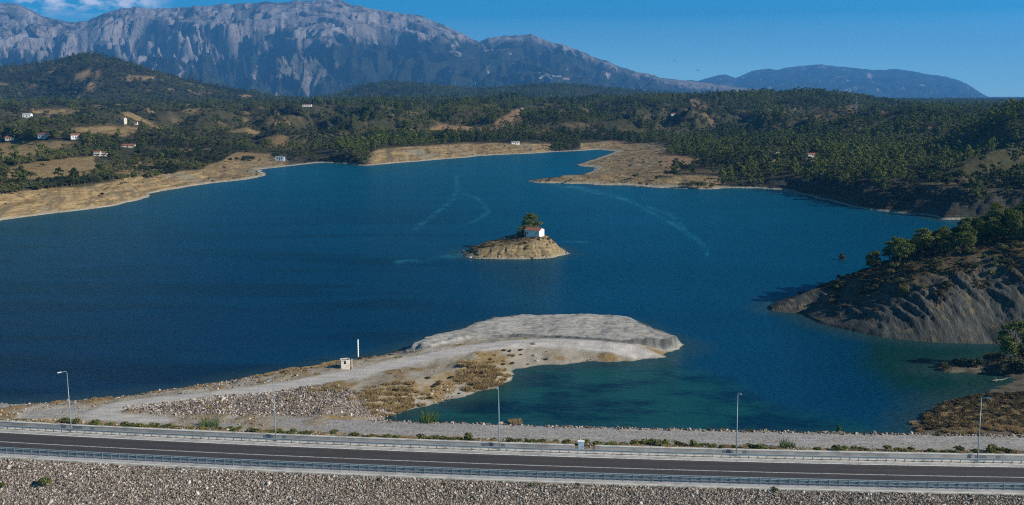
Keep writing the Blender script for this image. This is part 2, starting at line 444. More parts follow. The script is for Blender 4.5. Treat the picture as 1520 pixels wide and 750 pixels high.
# ------------------------------------------------------------------ islet with the chapel
IS = W([(684, 378), (693, 382), (705, 384), (740, 385), (775, 385), (805, 384), (825, 382), (844, 377)]) + [(22, 396), (19, 409), (8, 416), (-6, 414), (-14, 406), (-20, 398)]
def zisl(x, y):
    n1 = fbm(x / 5, y / 5, 4, 5); n2 = fbm(x / 1.3, y / 1.3, 3, 8)
    d = sdf(IS, x + .8 * fbm(x / 8, y / 8, 3, 6), y + .7 * fbm(x / 6, y / 14, 3, 7))
    zt = np.interp(x, [-21, -16, -10, 0, 6, 10, 15, 17.5, 21], [.5, 1.9, 3.4, 5.0, 6.2, 6.7, 6.5, 5.2, 1.5])
    fl = ridged(x / 5.0 + .3 * n1, y / 22, 4, 15, .42)
    led = .35 * np.sin(n1 * 3 + y * 2.2)
    t = np.clip(d / np.interp(x, [-20, 0, 12, 22], [3.5, 7.5, 8.5, 6]), 0, 1)
    z = np.where(d > 0, zt * t ** .85 - 1.25 * np.clip(fl - .25, 0, 1) * np.sin(np.pi * t) + (.16 * n1 + .10 * n2) * np.clip(t * 3, 0, 1) * (t < .98) + .12 * led * np.sin(np.pi * t), np.maximum(.5 * d, -4))
    pad = np.exp(-(((x - 10) / 5) ** 2 + ((y - 397.5) / 4.5) ** 2) ** 2)
    return z * (1 - pad) + pad * np.minimum(6.45, np.maximum(z, 6.45 * (d > 3))), t, d
ix = np.arange(-27, 29, .3); iy = np.arange(374, 426, .3)
IX, IY = np.meshgrid(ix, iy); IZ, IT, ID = zisl(IX, IY)
ii = np.arange(IX.size).reshape(IX.shape)
q = np.stack([ii[:-1, :-1], ii[:-1, 1:], ii[1:, 1:], ii[1:, :-1]], -1).reshape(-1, 4)
m, nt, b = material('islet_rock', .95, .1)
p = pos(nt); st = nd(nt, 'ShaderNodeTexNoise', {'Vector': pos(nt, (.5, .5, 2.2)), 'Scale': .9, 'Detail': 7., 'Roughness': .65}).outputs[0]
c = mix(nt, rng_(nt, st, .35, .65), (.17, .12, .06), (.42, .32, .18)); c = mix(nt, rng_(nt, noise(nt, p, 1.1, 6., .7), .52, .68), c, (.09, .065, .035))
c = mix(nt, math_(nt, 'MULTIPLY', attr(nt, 'top'), rng_(nt, noise(nt, p, .5, 5.), .38, .58)), c, (.18, .13, .07))
zz = nd(nt, 'ShaderNodeSeparateXYZ', {0: p}).outputs[2]
c = mix(nt, rng_(nt, zz, .1, .9, .7, 0.), c, (.42, .38, .31))
nt.links.new(c, b.inputs['Base Color']); bump(nt, b, noise(nt, pos(nt, (1., 1., 2.)), 1.6, 7., .7), .6)
tag(link('islet', np_mesh('islet', np.stack([IX, IY, IZ], -1).reshape(-1, 3), q, True, {'top': sst(.7, 1, IT)}), m), kind='structure')

# ------------------------------------------------------------------ far land
SHORE = [(-700, 400), (-400, 366), (-200, 346), (0, 327.5), (60, 319), (130, 311), (165, 306), (213, 294), (227, 287), (270, 279), (320, 271.5), (368, 266.5), (392, 260.5),
         (385, 252), (400, 250), (436, 246), (470, 242), (500, 242), (547, 246), (584, 242.6), (640, 238), (692, 234), (716, 231), (760, 229), (795, 227.6), (818, 226),
         (864, 224), (890, 222), (912, 225), (905, 229), (855, 245), (880, 249), (882, 253), (861, 261), (785, 268.7), (796, 271), (872, 272.5), (885, 275.5),
         (948, 277.6), (1017, 280), (1059, 280.5), (1080, 278), (1120, 279), (1162, 282), (1195, 290.5), (1240, 301), (1320, 314), (1379, 322), (1397, 327), (1470, 329),
         (1520, 330), (1700, 335), (2300, 350)]
LAND = W(SHORE) + [(14000, 600), (14000, 14000), (-14000, 14000), (-14000, 250)]
kx = lambda px: kray(px, 240)
LAYERS = [  # distance of the crest, run in front, run behind, crest line in the photograph
    (1500, 470, 320, [(540, 232), (560, 222), (600, 204), (624, 198), (663, 186), (700, 175), (734, 163), (768, 165), (800, 171), (840, 172), (880, 174), (920, 185), (970, 205), (1010, 232)]),
    (2300, 900, 620, [(-900, 172), (0, 170), (200, 167), (400, 169), (480, 182), (560, 184), (620, 176), (690, 158), (740, 149), (765, 147), (800, 154), (830, 162), (860, 154), (885, 148), (920, 150), (1000, 147),
                      (1080, 144), (1150, 143), (1210, 141), (1260, 146), (1330, 157), (1380, 162), (1440, 162), (1520, 160), (2400, 160)]),
    (780, 170, 260, [(1330, 262), (1380, 236), (1420, 206), (1450, 188), (1490, 170), (1520, 164), (1700, 130), (2400, 90)]),
    (600, 62, 80, [(1360, 268), (1400, 248), (1427, 236), (1470, 222), (1520, 218), (1700, 212), (2400, 205)]),
    (1000, 150, 150, [(440, 232), (470, 220), (520, 214), (560, 222), (585, 236)]),
    (1250, 230, 200, [(300, 215), (330, 197), (365, 190), (400, 199), (430, 215)]),
    (1150, 170, 130, [(905, 236), (940, 220), (985, 211), (1030, 209), (1080, 214), (1120, 226), (1150, 240)]),
    (1750, 330, 260, [(940, 212), (1000, 190), (1050, 181), (1100, 178), (1160, 180), (1220, 186), (1290, 196), (1350, 210)]),
    (1300, 190, 170, [(1140, 236), (1200, 217), (1260, 208), (1310, 205), (1360, 213), (1410, 232)]),
    (2000, 300, 260, [(420, 196), (470, 182), (530, 175), (570, 174), (610, 180), (650, 194)]),
    (1900, 300, 240, [(190, 196), (230, 184), (280, 178), (330, 180), (370, 192)]),
    (3000, 480, 400, [(450, 176), (520, 160), (590, 152), (650, 154), (700, 162), (740, 172)]),
    (3100, 420, 400, [(1010, 160), (1060, 146), (1120, 141), (1190, 139), (1240, 144), (1300, 158)]),
    (3800, 1300, 800, [(-1200, 120), (-300, 92), (0, 99), (60, 96), (100, 88), (130, 82), (180, 94), (230, 110), (300, 127), (360, 138), (450, 152), (520, 165)]),
    (5000, 1500, 900, [(300, 166), (430, 152), (500, 142), (540, 129), (580, 124), (640, 130), (700, 136), (760, 133), (800, 129), (860, 130), (900, 134), (960, 140), (1100, 152), (1200, 165)]),
]
LK = [(D, wf, wb, np.array([kray(*q) for q in s]), np.array([zray(q[1], D) for q in s])) for (D, wf, wb, s) in LAYERS]
HBX = [-700, 0, 200, 330, 400, 440, 540, 562, 700, 800, 860, 930, 1060, 1160, 1240, 1400, 1520, 2300]
HB = [14, 13, 10, 6, 4, 5, 6, 12, 11, 8, 6, 5, 5, 7, 12, 14, 14, 14]
WB = [20, 20, 22, 42, 55, 18, 18, 34, 46, 45, 45, 90, 40, 22, 18, 18, 20, 20]
KB = np.array([kx(v) for v in HBX])

def zfar(k, D, full=False):
    x = k * D
    n1 = fbm(x / 60, D / 60, 4, 101); n0 = fbm(x / 420, D / 420, 4, 107); n2 = fbm(x / 14, D / 14, 3, 113)
    d = sdf(LAND, x + 4 * n1 + 1.2 * n2, D + 8 * n1 + 1.2 * n2)
    hb, wb = np.interp(k, KB, HB), np.interp(k, KB, WB)
    t = np.clip(d / wb, 0, 1)
    fl = .5 * ridged(x / 30 + .3 * n1, D / 80, 3, 131) + .5 * ridged(x / 11 + .2 * n1 + D / 40, D / 50, 3, 137)
    ter = .05 * np.sin(t * 26 + 3 * n1)
    base = hb * (1 - (1 - t) ** 1.6 + ter * np.sin(np.pi * t)) - .42 * hb * np.clip(fl - .2, 0, 1) * np.sin(np.pi * t)
    gl = np.interp(k, [kx(0), kx(420), kx(900), kx(1500)], [.021, .018, .013, .013])
    base = base + gl * np.clip(d - wb, 0, 1500) + np.clip((d - wb) / 250, 0, 1) * (5 * n0 + 2.5 * n1) + sst(90, 420, d) * np.interp(k, [kx(250), kx(560)], [.55, 1]) * np.interp(D, [600, 900, 1300, 2600, 5000], [18, 46, 80, 100, 110]) * (ridged(x / 230 + .5 * n0, D / 250 + .35 * n0, 3, 119) - .36 + .25 * fbm(x / 120, D / 120, 2, 121))
    cap = np.maximum(51 - np.interp(k, [kx(0), kx(900), kx(1000), kx(1250), kx(1340), kx(1520)], [.004, .004, .002, .003, .0105, .0105]) * D + 4 * n0 + 2 * n1, 12)
    base = np.where(d > 60, np.maximum(cap - 9 * np.logaddexp(0, (cap - base) / 9), 1.5 + .006 * np.clip(d, 0, 3000)), base)
    z = np.where(d > 0, np.maximum(base, .12), np.maximum(.25 * d, -7))
    for (Dr, wf, wk, kk, zz) in LK:
        zr = np.interp(k, kk, zz, left=-300, right=-300)
        u = D - Dr * (1 + .05 * np.sin(k * 19 + Dr))
        s = .5 + .5 * np.cos(np.pi * np.clip(np.where(u < 0, u / wf, u / wk), -1, 1))
        amp = .16 * np.clip(zr, 0, 200)
        zl = -40 + (zr + 40) * s + amp * (n0 * .9 + .4 * n1) * s * (1 - s) * 3 + amp * .10 * n1
        zl = np.where(d > 4, np.minimum(zl, 1 + .55 * d), -50)
        # smooth maximum
        h = np.clip(.5 + .5 * (zl - z) / 6, 0, 1)
        z = z * (1 - h) + zl * h + np.where(d > 0, 6 * h * (1 - h), 0)
    if full: return z, d, t, n1, n0
    return z

# bare ground seen in the photograph (outlines in its pixels, laid onto the terrain)
FIELDS = [[(4, 269), (16, 249), (53, 241), (107, 235), (144, 233), (140, 258), (138, 266), (37, 266)],
          [(0, 213), (56, 209), (112, 210), (136, 214), (112, 222), (59, 231), (0, 238)],
          [(0, 228), (30, 230), (20, 240), (0, 240)],
          [(75, 197), (115, 190), (171, 187), (224, 190), (187, 203), (150, 200), (120, 197)],
          [(72, 170), (80, 163), (115, 163), (105, 171)], [(361, 185), (387, 185), (371, 191)],
          [(355, 226), (400, 228), (410, 250), (350, 262), (270, 262)], [(155, 243), (215, 240), (250, 252), (190, 262), (150, 262)],
          [(629, 194), (663, 184), (671, 186), (729, 186), (766, 161), (780, 165), (768, 180), (742, 190), (726, 194), (637, 197)],
          [(604, 201), (647, 202), (645, 206), (604, 206)], [(498, 204), (524, 203), (520, 209), (500, 209)],
          [(1197, 178), (1240, 172), (1280, 170), (1277, 176), (1200, 182)], [(1344, 187), (1356, 184), (1363, 194), (1355, 199), (1345, 198)],
          [(1366, 190), (1400, 184), (1410, 188), (1375, 196)], [(1288, 221), (1368, 219), (1370, 226), (1288, 226)], [(1197, 231), (1262, 231), (1255, 243), (1200, 243)],
          [(1260, 162), (1320, 161), (1350, 163), (1345, 166), (1262, 168)], [(1142, 144), (1170, 141), (1165, 148), (1145, 149)], [(1185, 152), (1205, 148), (1200, 155), (1188, 158)], [(1010, 150), (1030, 147), (1060, 156), (1040, 160)],
          [(775, 280), (800, 264), (905, 232), (1000, 229), (1055, 238), (1005, 255), (1000, 262), (1060, 266), (1064, 284), (880, 284)],
          [(860, 227), (870, 214), (905, 208), (935, 211), (925, 226)], [(556, 250), (580, 225), (640, 221), (700, 220), (780, 212), (815, 216), (822, 230), (700, 240)],
          [(180, 262), (330, 252), (400, 252), (400, 275), (180, 310)],
          [(110, 108), (150, 104), (152, 113), (112, 120)], [(185, 112), (232, 114), (228, 120), (190, 117)], [(360, 140), (376, 142), (374, 148), (362, 146)],
          [(1080, 236), (1160, 236), (1160, 241), (1085, 243)]]
def bare_mask(x, y, z, d, t, n1):
    px, py = project(x, y, z)
    px = px + 5 * n1 + 2 * fbm(x / 11, y / 11, 2, 811); py = py + 1.2 * n1 + .7 * fbm(x / 16, y / 24, 2, 813)
    clear = sst(.42, .62, fbm(x / 95, y / 70, 3, 821)) * sst(60, 160, d) * sst(850, 1050, y) * np.interp(x / y, [kx(420), kx(620)], [.9, .35])
    b = clear
    for f in FIELDS:
        xs = [q[0] for q in f]; ys = [q[1] for q in f]
        sel = (px > min(xs) - 12) & (px < max(xs) + 12) & (py > min(ys) - 6) & (py < max(ys) + 6)
        if sel.any():
            b[sel] = np.maximum(b[sel], sst(-1.2, 1.5, sdf(f, px[sel], py[sel])))
    b = np.maximum(b, (1 - sst(.70, .95, t + .12 * n1)))
    return b

FK = np.linspace(-1.0, 1.0, 1000)
FD = np.concatenate([np.geomspace(360, 1300, 330), np.geomspace(1300, 10400, 300)[1:]])
K2, D2 = np.meshgrid(FK, FD)
Z2, d2, t2, n12, n02 = zfar(K2, D2, True)
X2 = K2 * D2
bare2 = bare_mask(X2, D2, Z2, d2, t2, n12)
m, nt, b = material('hill_ground', .95, .1)
p = pos(nt)
nf = noise(nt, p, .25, 6., .65); nm = noise(nt, p, .03, 6., .6)
st = nd(nt, 'ShaderNodeTexNoise', {'Vector': pos(nt, (.05, .05, .9)), 'Scale': .9, 'Detail': 6., 'Roughness': .65}).outputs[0]
und = mix(nt, rng_(nt, nf, .35, .65), (.035, .038, .018), (.085, .075, .04)); und = mix(nt, rng_(nt, nm, .54, .66), und, (.17, .125, .07)); und = mix(nt, attr(nt, 'wood'), und, mix(nt, rng_(nt, nf, .35, .65), (.022, .028, .014), (.05, .052, .028)))
fld = mix(nt, rng_(nt, nm, .35, .65), (.23, .155, .07), (.33, .235, .11)); fld = mix(nt, rng_(nt, nf, .5, .75), fld, (.20, .14, .065))
bnk = mix(nt, rng_(nt, st, .35, .65), (.17, .115, .055), (.42, .305, .155)); bnk = mix(nt, rng_(nt, nf, .52, .70), bnk, (.12, .085, .045))
drk = mix(nt, rng_(nt, st, .35, .65), (.028, .028, .022), (.085, .08, .062))
mau = mix(nt, rng_(nt, nf, .35, .65), (.23, .14, .08), (.34, .22, .125))
fld = mix(nt, attr(nt, 'mauve'), fld, mau)
ver_ = nd(nt, 'ShaderNodeTexNoise', {'Vector': pos(nt, (.22, .05, .06)), 'Scale': 1., 'Detail': 6., 'Roughness': .62}).outputs[0]
bnk = mix(nt, rng_(nt, ver_, .50, .64), bnk, (.16, .125, .075)); bnk = mix(nt, rng_(nt, noise(nt, p, .022, 5., .6), .54, .64), bnk, (.25, .21, .14))
bnk = mix(nt, attr(nt, 'drk'), bnk, drk)
c = mix(nt, attr(nt, 'bare'), und, fld); c = mix(nt, attr(nt, 'bank'), c, bnk)
zz = nd(nt, 'ShaderNodeSeparateXYZ', {0: p}).outputs[2]
c = mix(nt, rng_(nt, zz, .3, 1.1, .75, 0.), c, (.44, .40, .33))
nt.links.new(c, b.inputs['Base Color']); bump(nt, b, math_(nt, 'ADD', nf, st), 2.5, .8)
MT['hill'] = m
ii = np.arange(X2.size).reshape(X2.shape)
q = np.stack([ii[:-1, :-1], ii[:-1, 1:], ii[1:, 1:], ii[1:, :-1]], -1).reshape(-1, 4)
dr = np.interp(K2, [kx(1064), kx(1085), kx(2300)], [0, 1, 1]) + sst(kx(418), kx(432), K2) * (1 - sst(kx(540), kx(560), K2 + .004 * n12)) + sst(kx(815), kx(822), K2) * (1 - sst(kx(856), kx(864), K2)) * (D2 > 960)
fat = {'bare': bare2 * (1 - .85 * np.clip(dr, 0, 1) * (t2 < 1)), 'bank': (1 - sst(.70, .98, t2 + .1 * n12)) * (d2 > -20), 'drk': np.clip(dr, 0, 1), 'wood': np.clip(sst(2000, 3000, D2) + .25, 0, 1) * (1 - bare2), 'mauve': np.clip(np.interp(K2, [kx(560), kx(640)], [0, 1]) * .8, 0, 1)}
hv = np.stack([X2, D2, Z2], -1).reshape(-1, 3)
fd = D2.ravel()[q].mean(1); fb = d2.ravel()[q].mean(1); ft = t2.ravel()[q].mean(1)
cl = np.where(fb < -25, 9, np.where((ft < .98), 1, np.where(fd < 1700, 2, 3)))
for ci, nm_ in ((9, 'lake_bed'), (1, 'lake_shore'), (2, 'meadow_terrain'), (3, 'hills')):
    qq = q[cl == ci]; u, inv = np.unique(qq, return_inverse=True)
    tag(link(nm_, np_mesh(nm_, hv[u], inv.reshape(-1, 4), True, {a: v.ravel()[u] for a, v in fat.items()}), MT['hill']), kind='structure')

def hit(px, py, fn=None, d0=400, d1=6300, n=4000):
    """where the line of sight of a photo pixel meets the far terrain"""
    u = (375 - py) / F
    D = np.geomspace(d0, d1, n); zz = zray(py, D); k = kray(px, py)
    zt = zfar(np.full(n, k), D) if fn is None else fn(k * D, D)
    i = int(np.argmax(zt >= zz))
    return np.array((k * D[i], D[i], zt[i]))
def hitn(px, py):
    q = hit(px, py, znear, 110, 350, 1500)
    while q[2] < .25: py += .5; q = hit(px, py, znear, 110, 350, 1500)
    return q

# ------------------------------------------------------------------ mountains
def mountain(name, D0, D1, DR, wf, wb, sky, nk, ndp, amp, seed, treeline, wl):
    kk = np.array([kray(*q) for q in sky]); zz = np.array([zray(q[1], DR) for q in sky])
    Kc = np.linspace(-.80, .80, nk); Dc = np.concatenate([np.linspace(D0, DR, ndp), np.linspace(DR, D1, 24)[1:]])
    KK, DD = np.meshgrid(Kc, Dc); x = KK * DR * .5 + KK * DD * .5
    zr = np.interp(KK, kk, zz)
    zr = zr + 16 * fbm(KK * 70, KK * 0 + seed, 4, seed + 7) * np.clip((zr - 60) / 250, 0, 1)
    u = DD - DR
    s = np.where(u < 0, np.clip(1 + u / wf, 0, 1), np.clip(1 - u / wb, 0, 1))
    w = fbm(x / 1900, DD / 1500, 3, seed + 3)
    w2 = fbm(x / 640, DD / 520, 3, seed + 5)
    big = ridged(x / (wl * 3.6) + 1.3 * w + DD / (wl * 6.5), DD / (wl * 5) - .8 * w, 5, seed + 1, .55)
    gul = ridged(x / (wl * .95) + 2.0 * w + .5 * w2 + DD / (wl * 4.0), DD / (wl * 2.2) + .9 * w, 6, seed, .56)
    fine = ridged(x / (wl * .26) + .4 * w + DD / (wl * 3), DD / (wl * 1.3), 4, seed + 29, .62)
    prof = .78 * s ** 1.35 + .22 * sst(.35, .95, s)
    prof = np.where(u > 0, s, prof)
    a = amp * np.clip(zr / 500, .1, 1.5)
    env = np.sin(np.pi * np.clip(s, 0, 1) ** 1.3) ** .7
    z = zr * prof + a * env * (2.3 * (big - .45) + 1.25 * (gul - .4) + .30 * (fine - .4)) + a * .04 * (fine - .4)
    z = np.minimum(z, zr * (prof * .75 + .25) + a * .03 * fine)
    z = np.maximum(z, -6 + 10 * s)
    slope = np.abs(np.gradient(z, axis=1)) / (np.gradient(x, axis=1) + 1e-6)
    tl = (np.interp(KK, [kray(p_, 80) for p_ in (0, 150, 260, 360, 470, 640, 712)], [440, 380, 340, 500, 640, 740, 780]) if seed == 300 else treeline) + 120 * w + 220 * (gul - .45)
    if seed == 300: tl = np.where(KK > kray(712, 80), np.minimum(tl, zr - 100), tl)
    rock = sst(-75, 95, z - tl)
    if seed == 300: rock = np.maximum(rock, .55 * np.exp(-(((KK - kray(455, 130)) / .045) ** 2 + ((DD - 10500) / 800) ** 2)))
    ii = np.arange(KK.size).reshape(KK.shape)
    q = np.stack([ii[:-1, :-1], ii[:-1, 1:], ii[1:, 1:], ii[1:, :-1]], -1).reshape(-1, 4)
    me = np_mesh(name, np.stack([KK * DD, DD, z], -1).reshape(-1, 3), q, True, {'rock': rock, 'gul': gul})
    return me, (KK, DD, z, kk, zz)
m, nt, b = material('mountain_rock', .95, .05)
p = pos(nt); nf = noise(nt, p, .013, 9., .68); nm = noise(nt, p, .0025, 6., .6)
st = nd(nt, 'ShaderNodeTexNoise', {'Vector': pos(nt, (1., .25, .35)), 'Scale': .010, 'Detail': 8., 'Roughness': .65}).outputs[0]
rk = mix(nt, rng_(nt, st, .36, .62), (.15, .138, .132), (.33, .30, .285)); rk = mix(nt, rng_(nt, nm, .45, .65), rk, (.25, .21, .195))
rk = mix(nt, rng_(nt, nf, .54, .64), rk, (.10, .10, .08)); rk = mix(nt, rng_(nt, noise(nt, p, .05, 5., .7), .60, .68), rk, (.50, .45, .43))
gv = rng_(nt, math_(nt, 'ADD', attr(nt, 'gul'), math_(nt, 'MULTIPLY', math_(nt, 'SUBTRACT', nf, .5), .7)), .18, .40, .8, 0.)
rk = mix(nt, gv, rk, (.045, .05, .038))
fo = mix(nt, rng_(nt, nf, .35, .65), (.014, .021, .015), (.038, .045, .028)); fo = mix(nt, rng_(nt, noise(nt, p, .004, 8., .62), .60, .66), fo, (.32, .27, .25))
rf = math_(nt, 'ADD', attr(nt, 'rock'), math_(nt, 'MULTIPLY', math_(nt, 'SUBTRACT', nf, .5), 1.6), clamp=True)
rf = rng_(nt, rf, .3, .7)
nt.links.new(mix(nt, rf, fo, rk), b.inputs['Base Color']); bump(nt, b, math_(nt, 'ADD', nf, st), 26., .8)
SKY1 = [(-500, 30), (-200, 10), (-60, -6), (0, 2), (30, 8), (60, 22), (80, 28), (105, 34), (130, 30), (150, 22), (180, 13), (200, 10), (230, 13), (260, 12), (300, 9), (340, 6), (380, 4), (420, 3), (450, 2), (468, 1), (482, -3), (496, -2),
        (520, 6), (560, 15), (600, 20), (625, 24), (660, 38), (690, 52), (712, 63), (726, 56), (760, 53), (790, 51), (810, 60), (850, 71), (890, 88), (930, 102), (980, 115), (1010, 119), (1040, 122), (1120, 132), (1220, 150), (1320, 158), (2500, 158)]
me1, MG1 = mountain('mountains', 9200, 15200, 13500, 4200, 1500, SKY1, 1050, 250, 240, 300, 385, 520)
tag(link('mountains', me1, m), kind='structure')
SKY2 = [(-600, 156), (900, 140), (960, 132), (1000, 121), (1025, 119), (1035, 120), (1052, 116), (1066, 112), (1077, 111), (1092, 116), (1110, 108), (1125, 104), (1141, 102), (1154, 104), (1170, 100), (1190, 98), (1218, 95.5), (1245, 99), (1270, 101), (1295, 104), (1315, 104), (1332, 102),
        (1348, 105), (1362, 108), (1385, 111), (1406, 114), (1433, 123), (1450, 134), (1463, 142), (1490, 153), (1520, 157), (2600, 160)]
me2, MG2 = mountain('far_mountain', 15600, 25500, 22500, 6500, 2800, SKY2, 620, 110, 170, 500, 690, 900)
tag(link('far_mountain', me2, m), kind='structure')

# ------------------------------------------------------------------ lake water
LKk = np.linspace(-1.0, 1.0, 640); LDd = np.geomspace(150, 1300, 420)
A, Bm = np.meshgrid(LKk, LDd); LX = A * Bm; LY = Bm
nearm = LY < 350
sh = np.full(LX.shape, -99.)
zz_, mm_ = znear(LX[nearm], LY[nearm], True)
sh[nearm] = mm_['shore']
sh = np.maximum(sh, sdf(LAND, LX, LY)); sh = np.maximum(sh, sdf(IS, LX, LY))
lpx, lpy = project(LX, LY, 0 * LX)
pond = sst(-14, 18, sdf([(560, 640), (600, 605), (700, 580), (760, 555), (780, 538), (1000, 536), (1080, 560), (1150, 600), (1330, 645), (1000, 660), (560, 660)], lpx, lpy))
green = sst(-25, 25, sdf([(1290, 500), (1520, 505), (1520, 590), (1400, 600), (1330, 580), (1285, 540)], lpx, lpy))
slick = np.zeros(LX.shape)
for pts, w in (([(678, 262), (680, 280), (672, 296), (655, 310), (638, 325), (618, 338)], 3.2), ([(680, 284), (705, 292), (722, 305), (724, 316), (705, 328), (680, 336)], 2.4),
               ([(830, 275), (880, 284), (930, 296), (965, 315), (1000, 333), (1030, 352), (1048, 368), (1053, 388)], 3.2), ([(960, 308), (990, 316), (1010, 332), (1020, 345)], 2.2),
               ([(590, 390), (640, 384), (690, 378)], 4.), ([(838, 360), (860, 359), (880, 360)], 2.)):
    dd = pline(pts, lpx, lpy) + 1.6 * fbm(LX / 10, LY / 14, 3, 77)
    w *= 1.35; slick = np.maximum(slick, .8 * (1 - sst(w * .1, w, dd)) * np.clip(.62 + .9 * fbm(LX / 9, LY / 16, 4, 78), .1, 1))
m, nt, b = material('lake_water', .10, .24)
b.inputs['IOR'].default_value = 1.33
p = pos(nt)
s_ = attr(nt, 'shore'); pd = attr(nt, 'pond'); gr = attr(nt, 'green'); sl = attr(nt, 'slick')
pw = pos(nt, (.55, 1.0, 1.))
w1 = noise(nt, pw, .9, 5., .62); w2 = noise(nt, pos(nt, (.25, .6, 1.)), .11, 4., .55)
gust = noise(nt, pos(nt, (.35, 1.3, 1.)), .012, 5., .55)
deep = mix(nt, rng_(nt, gust, .35, .65), (.0010, .034, .080), (.0018, .050, .108))
lw = nd(nt, 'ShaderNodeSeparateXYZ', {0: p}).outputs
navy = rng_(nt, math_(nt, 'ADD', math_(nt, 'ADD', lw[0], math_(nt, 'MULTIPLY', lw[1], .10)), math_(nt, 'MULTIPLY', math_(nt, 'SUBTRACT', gust, .5), 120.)), -70., 50.)
deep = mix(nt, navy, (.0006, .020, .062), deep)  # darker left side, from depth and light, put into the water colour
stk = nd(nt, 'ShaderNodeTexNoise', {'Vector': pos(nt, (.30, 1.5, 1.)), 'Scale': .028, 'Detail': 4., 'Roughness': .5}).outputs[0]
xw = nd(nt, 'ShaderNodeSeparateXYZ', {0: p}).outputs[0]
deep = mix(nt, math_(nt, 'MULTIPLY', math_(nt, 'MULTIPLY', rng_(nt, stk, .47, .56), rng_(nt, xw, 0., -45.)), .9), deep, (.0006, .012, .034))
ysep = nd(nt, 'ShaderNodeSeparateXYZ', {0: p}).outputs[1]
deep = mix(nt, rng_(nt, ysep, 200., 800., 0., .75), deep, (.002, .105, .175))  # distant water lightened in colour for the grazing sky reflection
turb = mix(nt, rng_(nt, noise(nt, pos(nt, (.6, 1., 1.)), .08, 6., .68), .44, .58), (.007, .062, .054), (.0014, .018, .028))
c = mix(nt, pd, deep, turb); c = mix(nt, math_(nt, 'MULTIPLY', gr, .92), c, (.004, .036, .024))
c = mix(nt, math_(nt, 'MULTIPLY', rng_(nt, s_, -9., 0.), .7), c, (.030, .060, .050))
c = mix(nt, math_(nt, 'MULTIPLY', sl, .85), c, (.012, .16, .235))  # brighter sky reflection of the slicks painted into the water colour
nt.links.new(c, b.inputs['Base Color'])
nt.links.new(math_(nt, 'SUBTRACT', .16, math_(nt, 'MULTIPLY', sl, .08)), b.inputs['Roughness'])
hgt = math_(nt, 'ADD', w1, math_(nt, 'MULTIPLY', w2, 2.0))
calm = math_(nt, 'SUBTRACT', 1., math_(nt, 'MULTIPLY', math_(nt, 'MAXIMUM', sl, math_(nt, 'MULTIPLY', pd, .75)), .85))
bn = nd(nt, 'ShaderNodeBump', {'Height': hgt, 'Distance': .75, 'Strength': calm}); nt.links.new(bn.outputs[0], b.inputs['Normal'])
df = nd(nt, 'ShaderNodeBsdfDiffuse', {'Color': c, 'Normal': bn.outputs[0]})
rgh = math_(nt, 'SUBTRACT', .16, math_(nt, 'MULTIPLY', sl, .08))
gl_ = nd(nt, 'ShaderNodeBsdfGlossy', {'Color': (.42, .80, 1., 1), 'Roughness': rgh, 'Normal': bn.outputs[0]})
fr = nd(nt, 'ShaderNodeFresnel', {'IOR': 1.33, 'Normal': bn.outputs[0]})
ms = nd(nt, 'ShaderNodeMixShader', {0: math_(nt, 'MULTIPLY', fr.outputs[0], .55)}); nt.links.new(df.outputs[0], ms.inputs[1]); nt.links.new(gl_.outputs[0], ms.inputs[2])
nt.links.new(ms.outputs[0], nt.nodes['Material Output'].inputs[0])
ii = np.arange(LX.size).reshape(LX.shape)
q = np.stack([ii[:-1, :-1], ii[:-1, 1:], ii[1:, 1:], ii[1:, :-1]], -1).reshape(-1, 4)
tag(link('lake_water', np_mesh('lake_water', np.stack([LX, LY, 0 * LX], -1).reshape(-1, 3), q, True, {'shore': sh, 'pond': pond, 'green': green, 'slick': slick}), m), kind='structure')

# ------------------------------------------------------------------ road on the dam
X0, X1 = -150, 150
m, nt, b = material('asphalt', .85, .25)
p = pos(nt); st = nd(nt, 'ShaderNodeTexNoise', {'Vector': pos(nt, (.06, 1.3, 1.)), 'Scale': 1., 'Detail': 5., 'Roughness': .6}).outputs[0]
xyz = nd(nt, 'ShaderNodeSeparateXYZ', {0: p})
yq = math_(nt, 'ADD', math_(nt, 'MULTIPLY', xyz.outputs[0], math_(nt, 'ADD', math_(nt, 'MULTIPLY', xyz.outputs[0], float(CB[0])), float(CB[1]))), float(CB[2]))
oo = math_(nt, 'SUBTRACT', xyz.outputs[1], yq)
wt = math_(nt, 'POWER', math_(nt, 'ABSOLUTE', math_(nt, 'SINE', math_(nt, 'MULTIPLY', math_(nt, 'ADD', oo, 0.1), 1.55))), 2.)
c = mix(nt, rng_(nt, st, .35, .65), (.050, .046, .046), (.076, .070, .068)); c = mix(nt, math_(nt, 'MULTIPLY', wt, .5), c, (.042, .039, .039))
c = mix(nt, rng_(nt, noise(nt, p, .35, 5., .6), .55, .7, 0., .6), c, (.080, .073, .068)); c = mix(nt, rng_(nt, noise(nt, p, 6., 3.), .3, .7, 0., .5), c, (.048, .043, .043))
c = mix(nt, math_(nt, 'MULTIPLY', rng_(nt, math_(nt, 'ABSOLUTE', math_(nt, 'SUBTRACT', oo, .2)), 3.2, 4.2), rng_(nt, noise(nt, p, .9, 5., .65), .35, .7)), c, (.13, .115, .10))
nt.links.new(c, b.inputs['Base Color'])
AS = m
tag(link('road', sweep([(-4.05, 5.93), (4.45, 5.93)], X0, X1, closed=False), AS), kind='structure')
MT['paint'] = noisy('road_paint', (.36, .35, .34), (.50, .49, .47), 1.5, obj=False, c3=(.24, .23, .225), s3=2.)
MT['paint2'] = noisy('edge_paint', (.72, .71, .69), (.80, .79, .77), 1.5, obj=False, c3=(.4, .39, .37), s3=2.)
tag(link('road_marking', sweep([(-.13, 5.936), (.13, 5.936)], X0, X1, closed=False), MT['paint']), kind='structure')
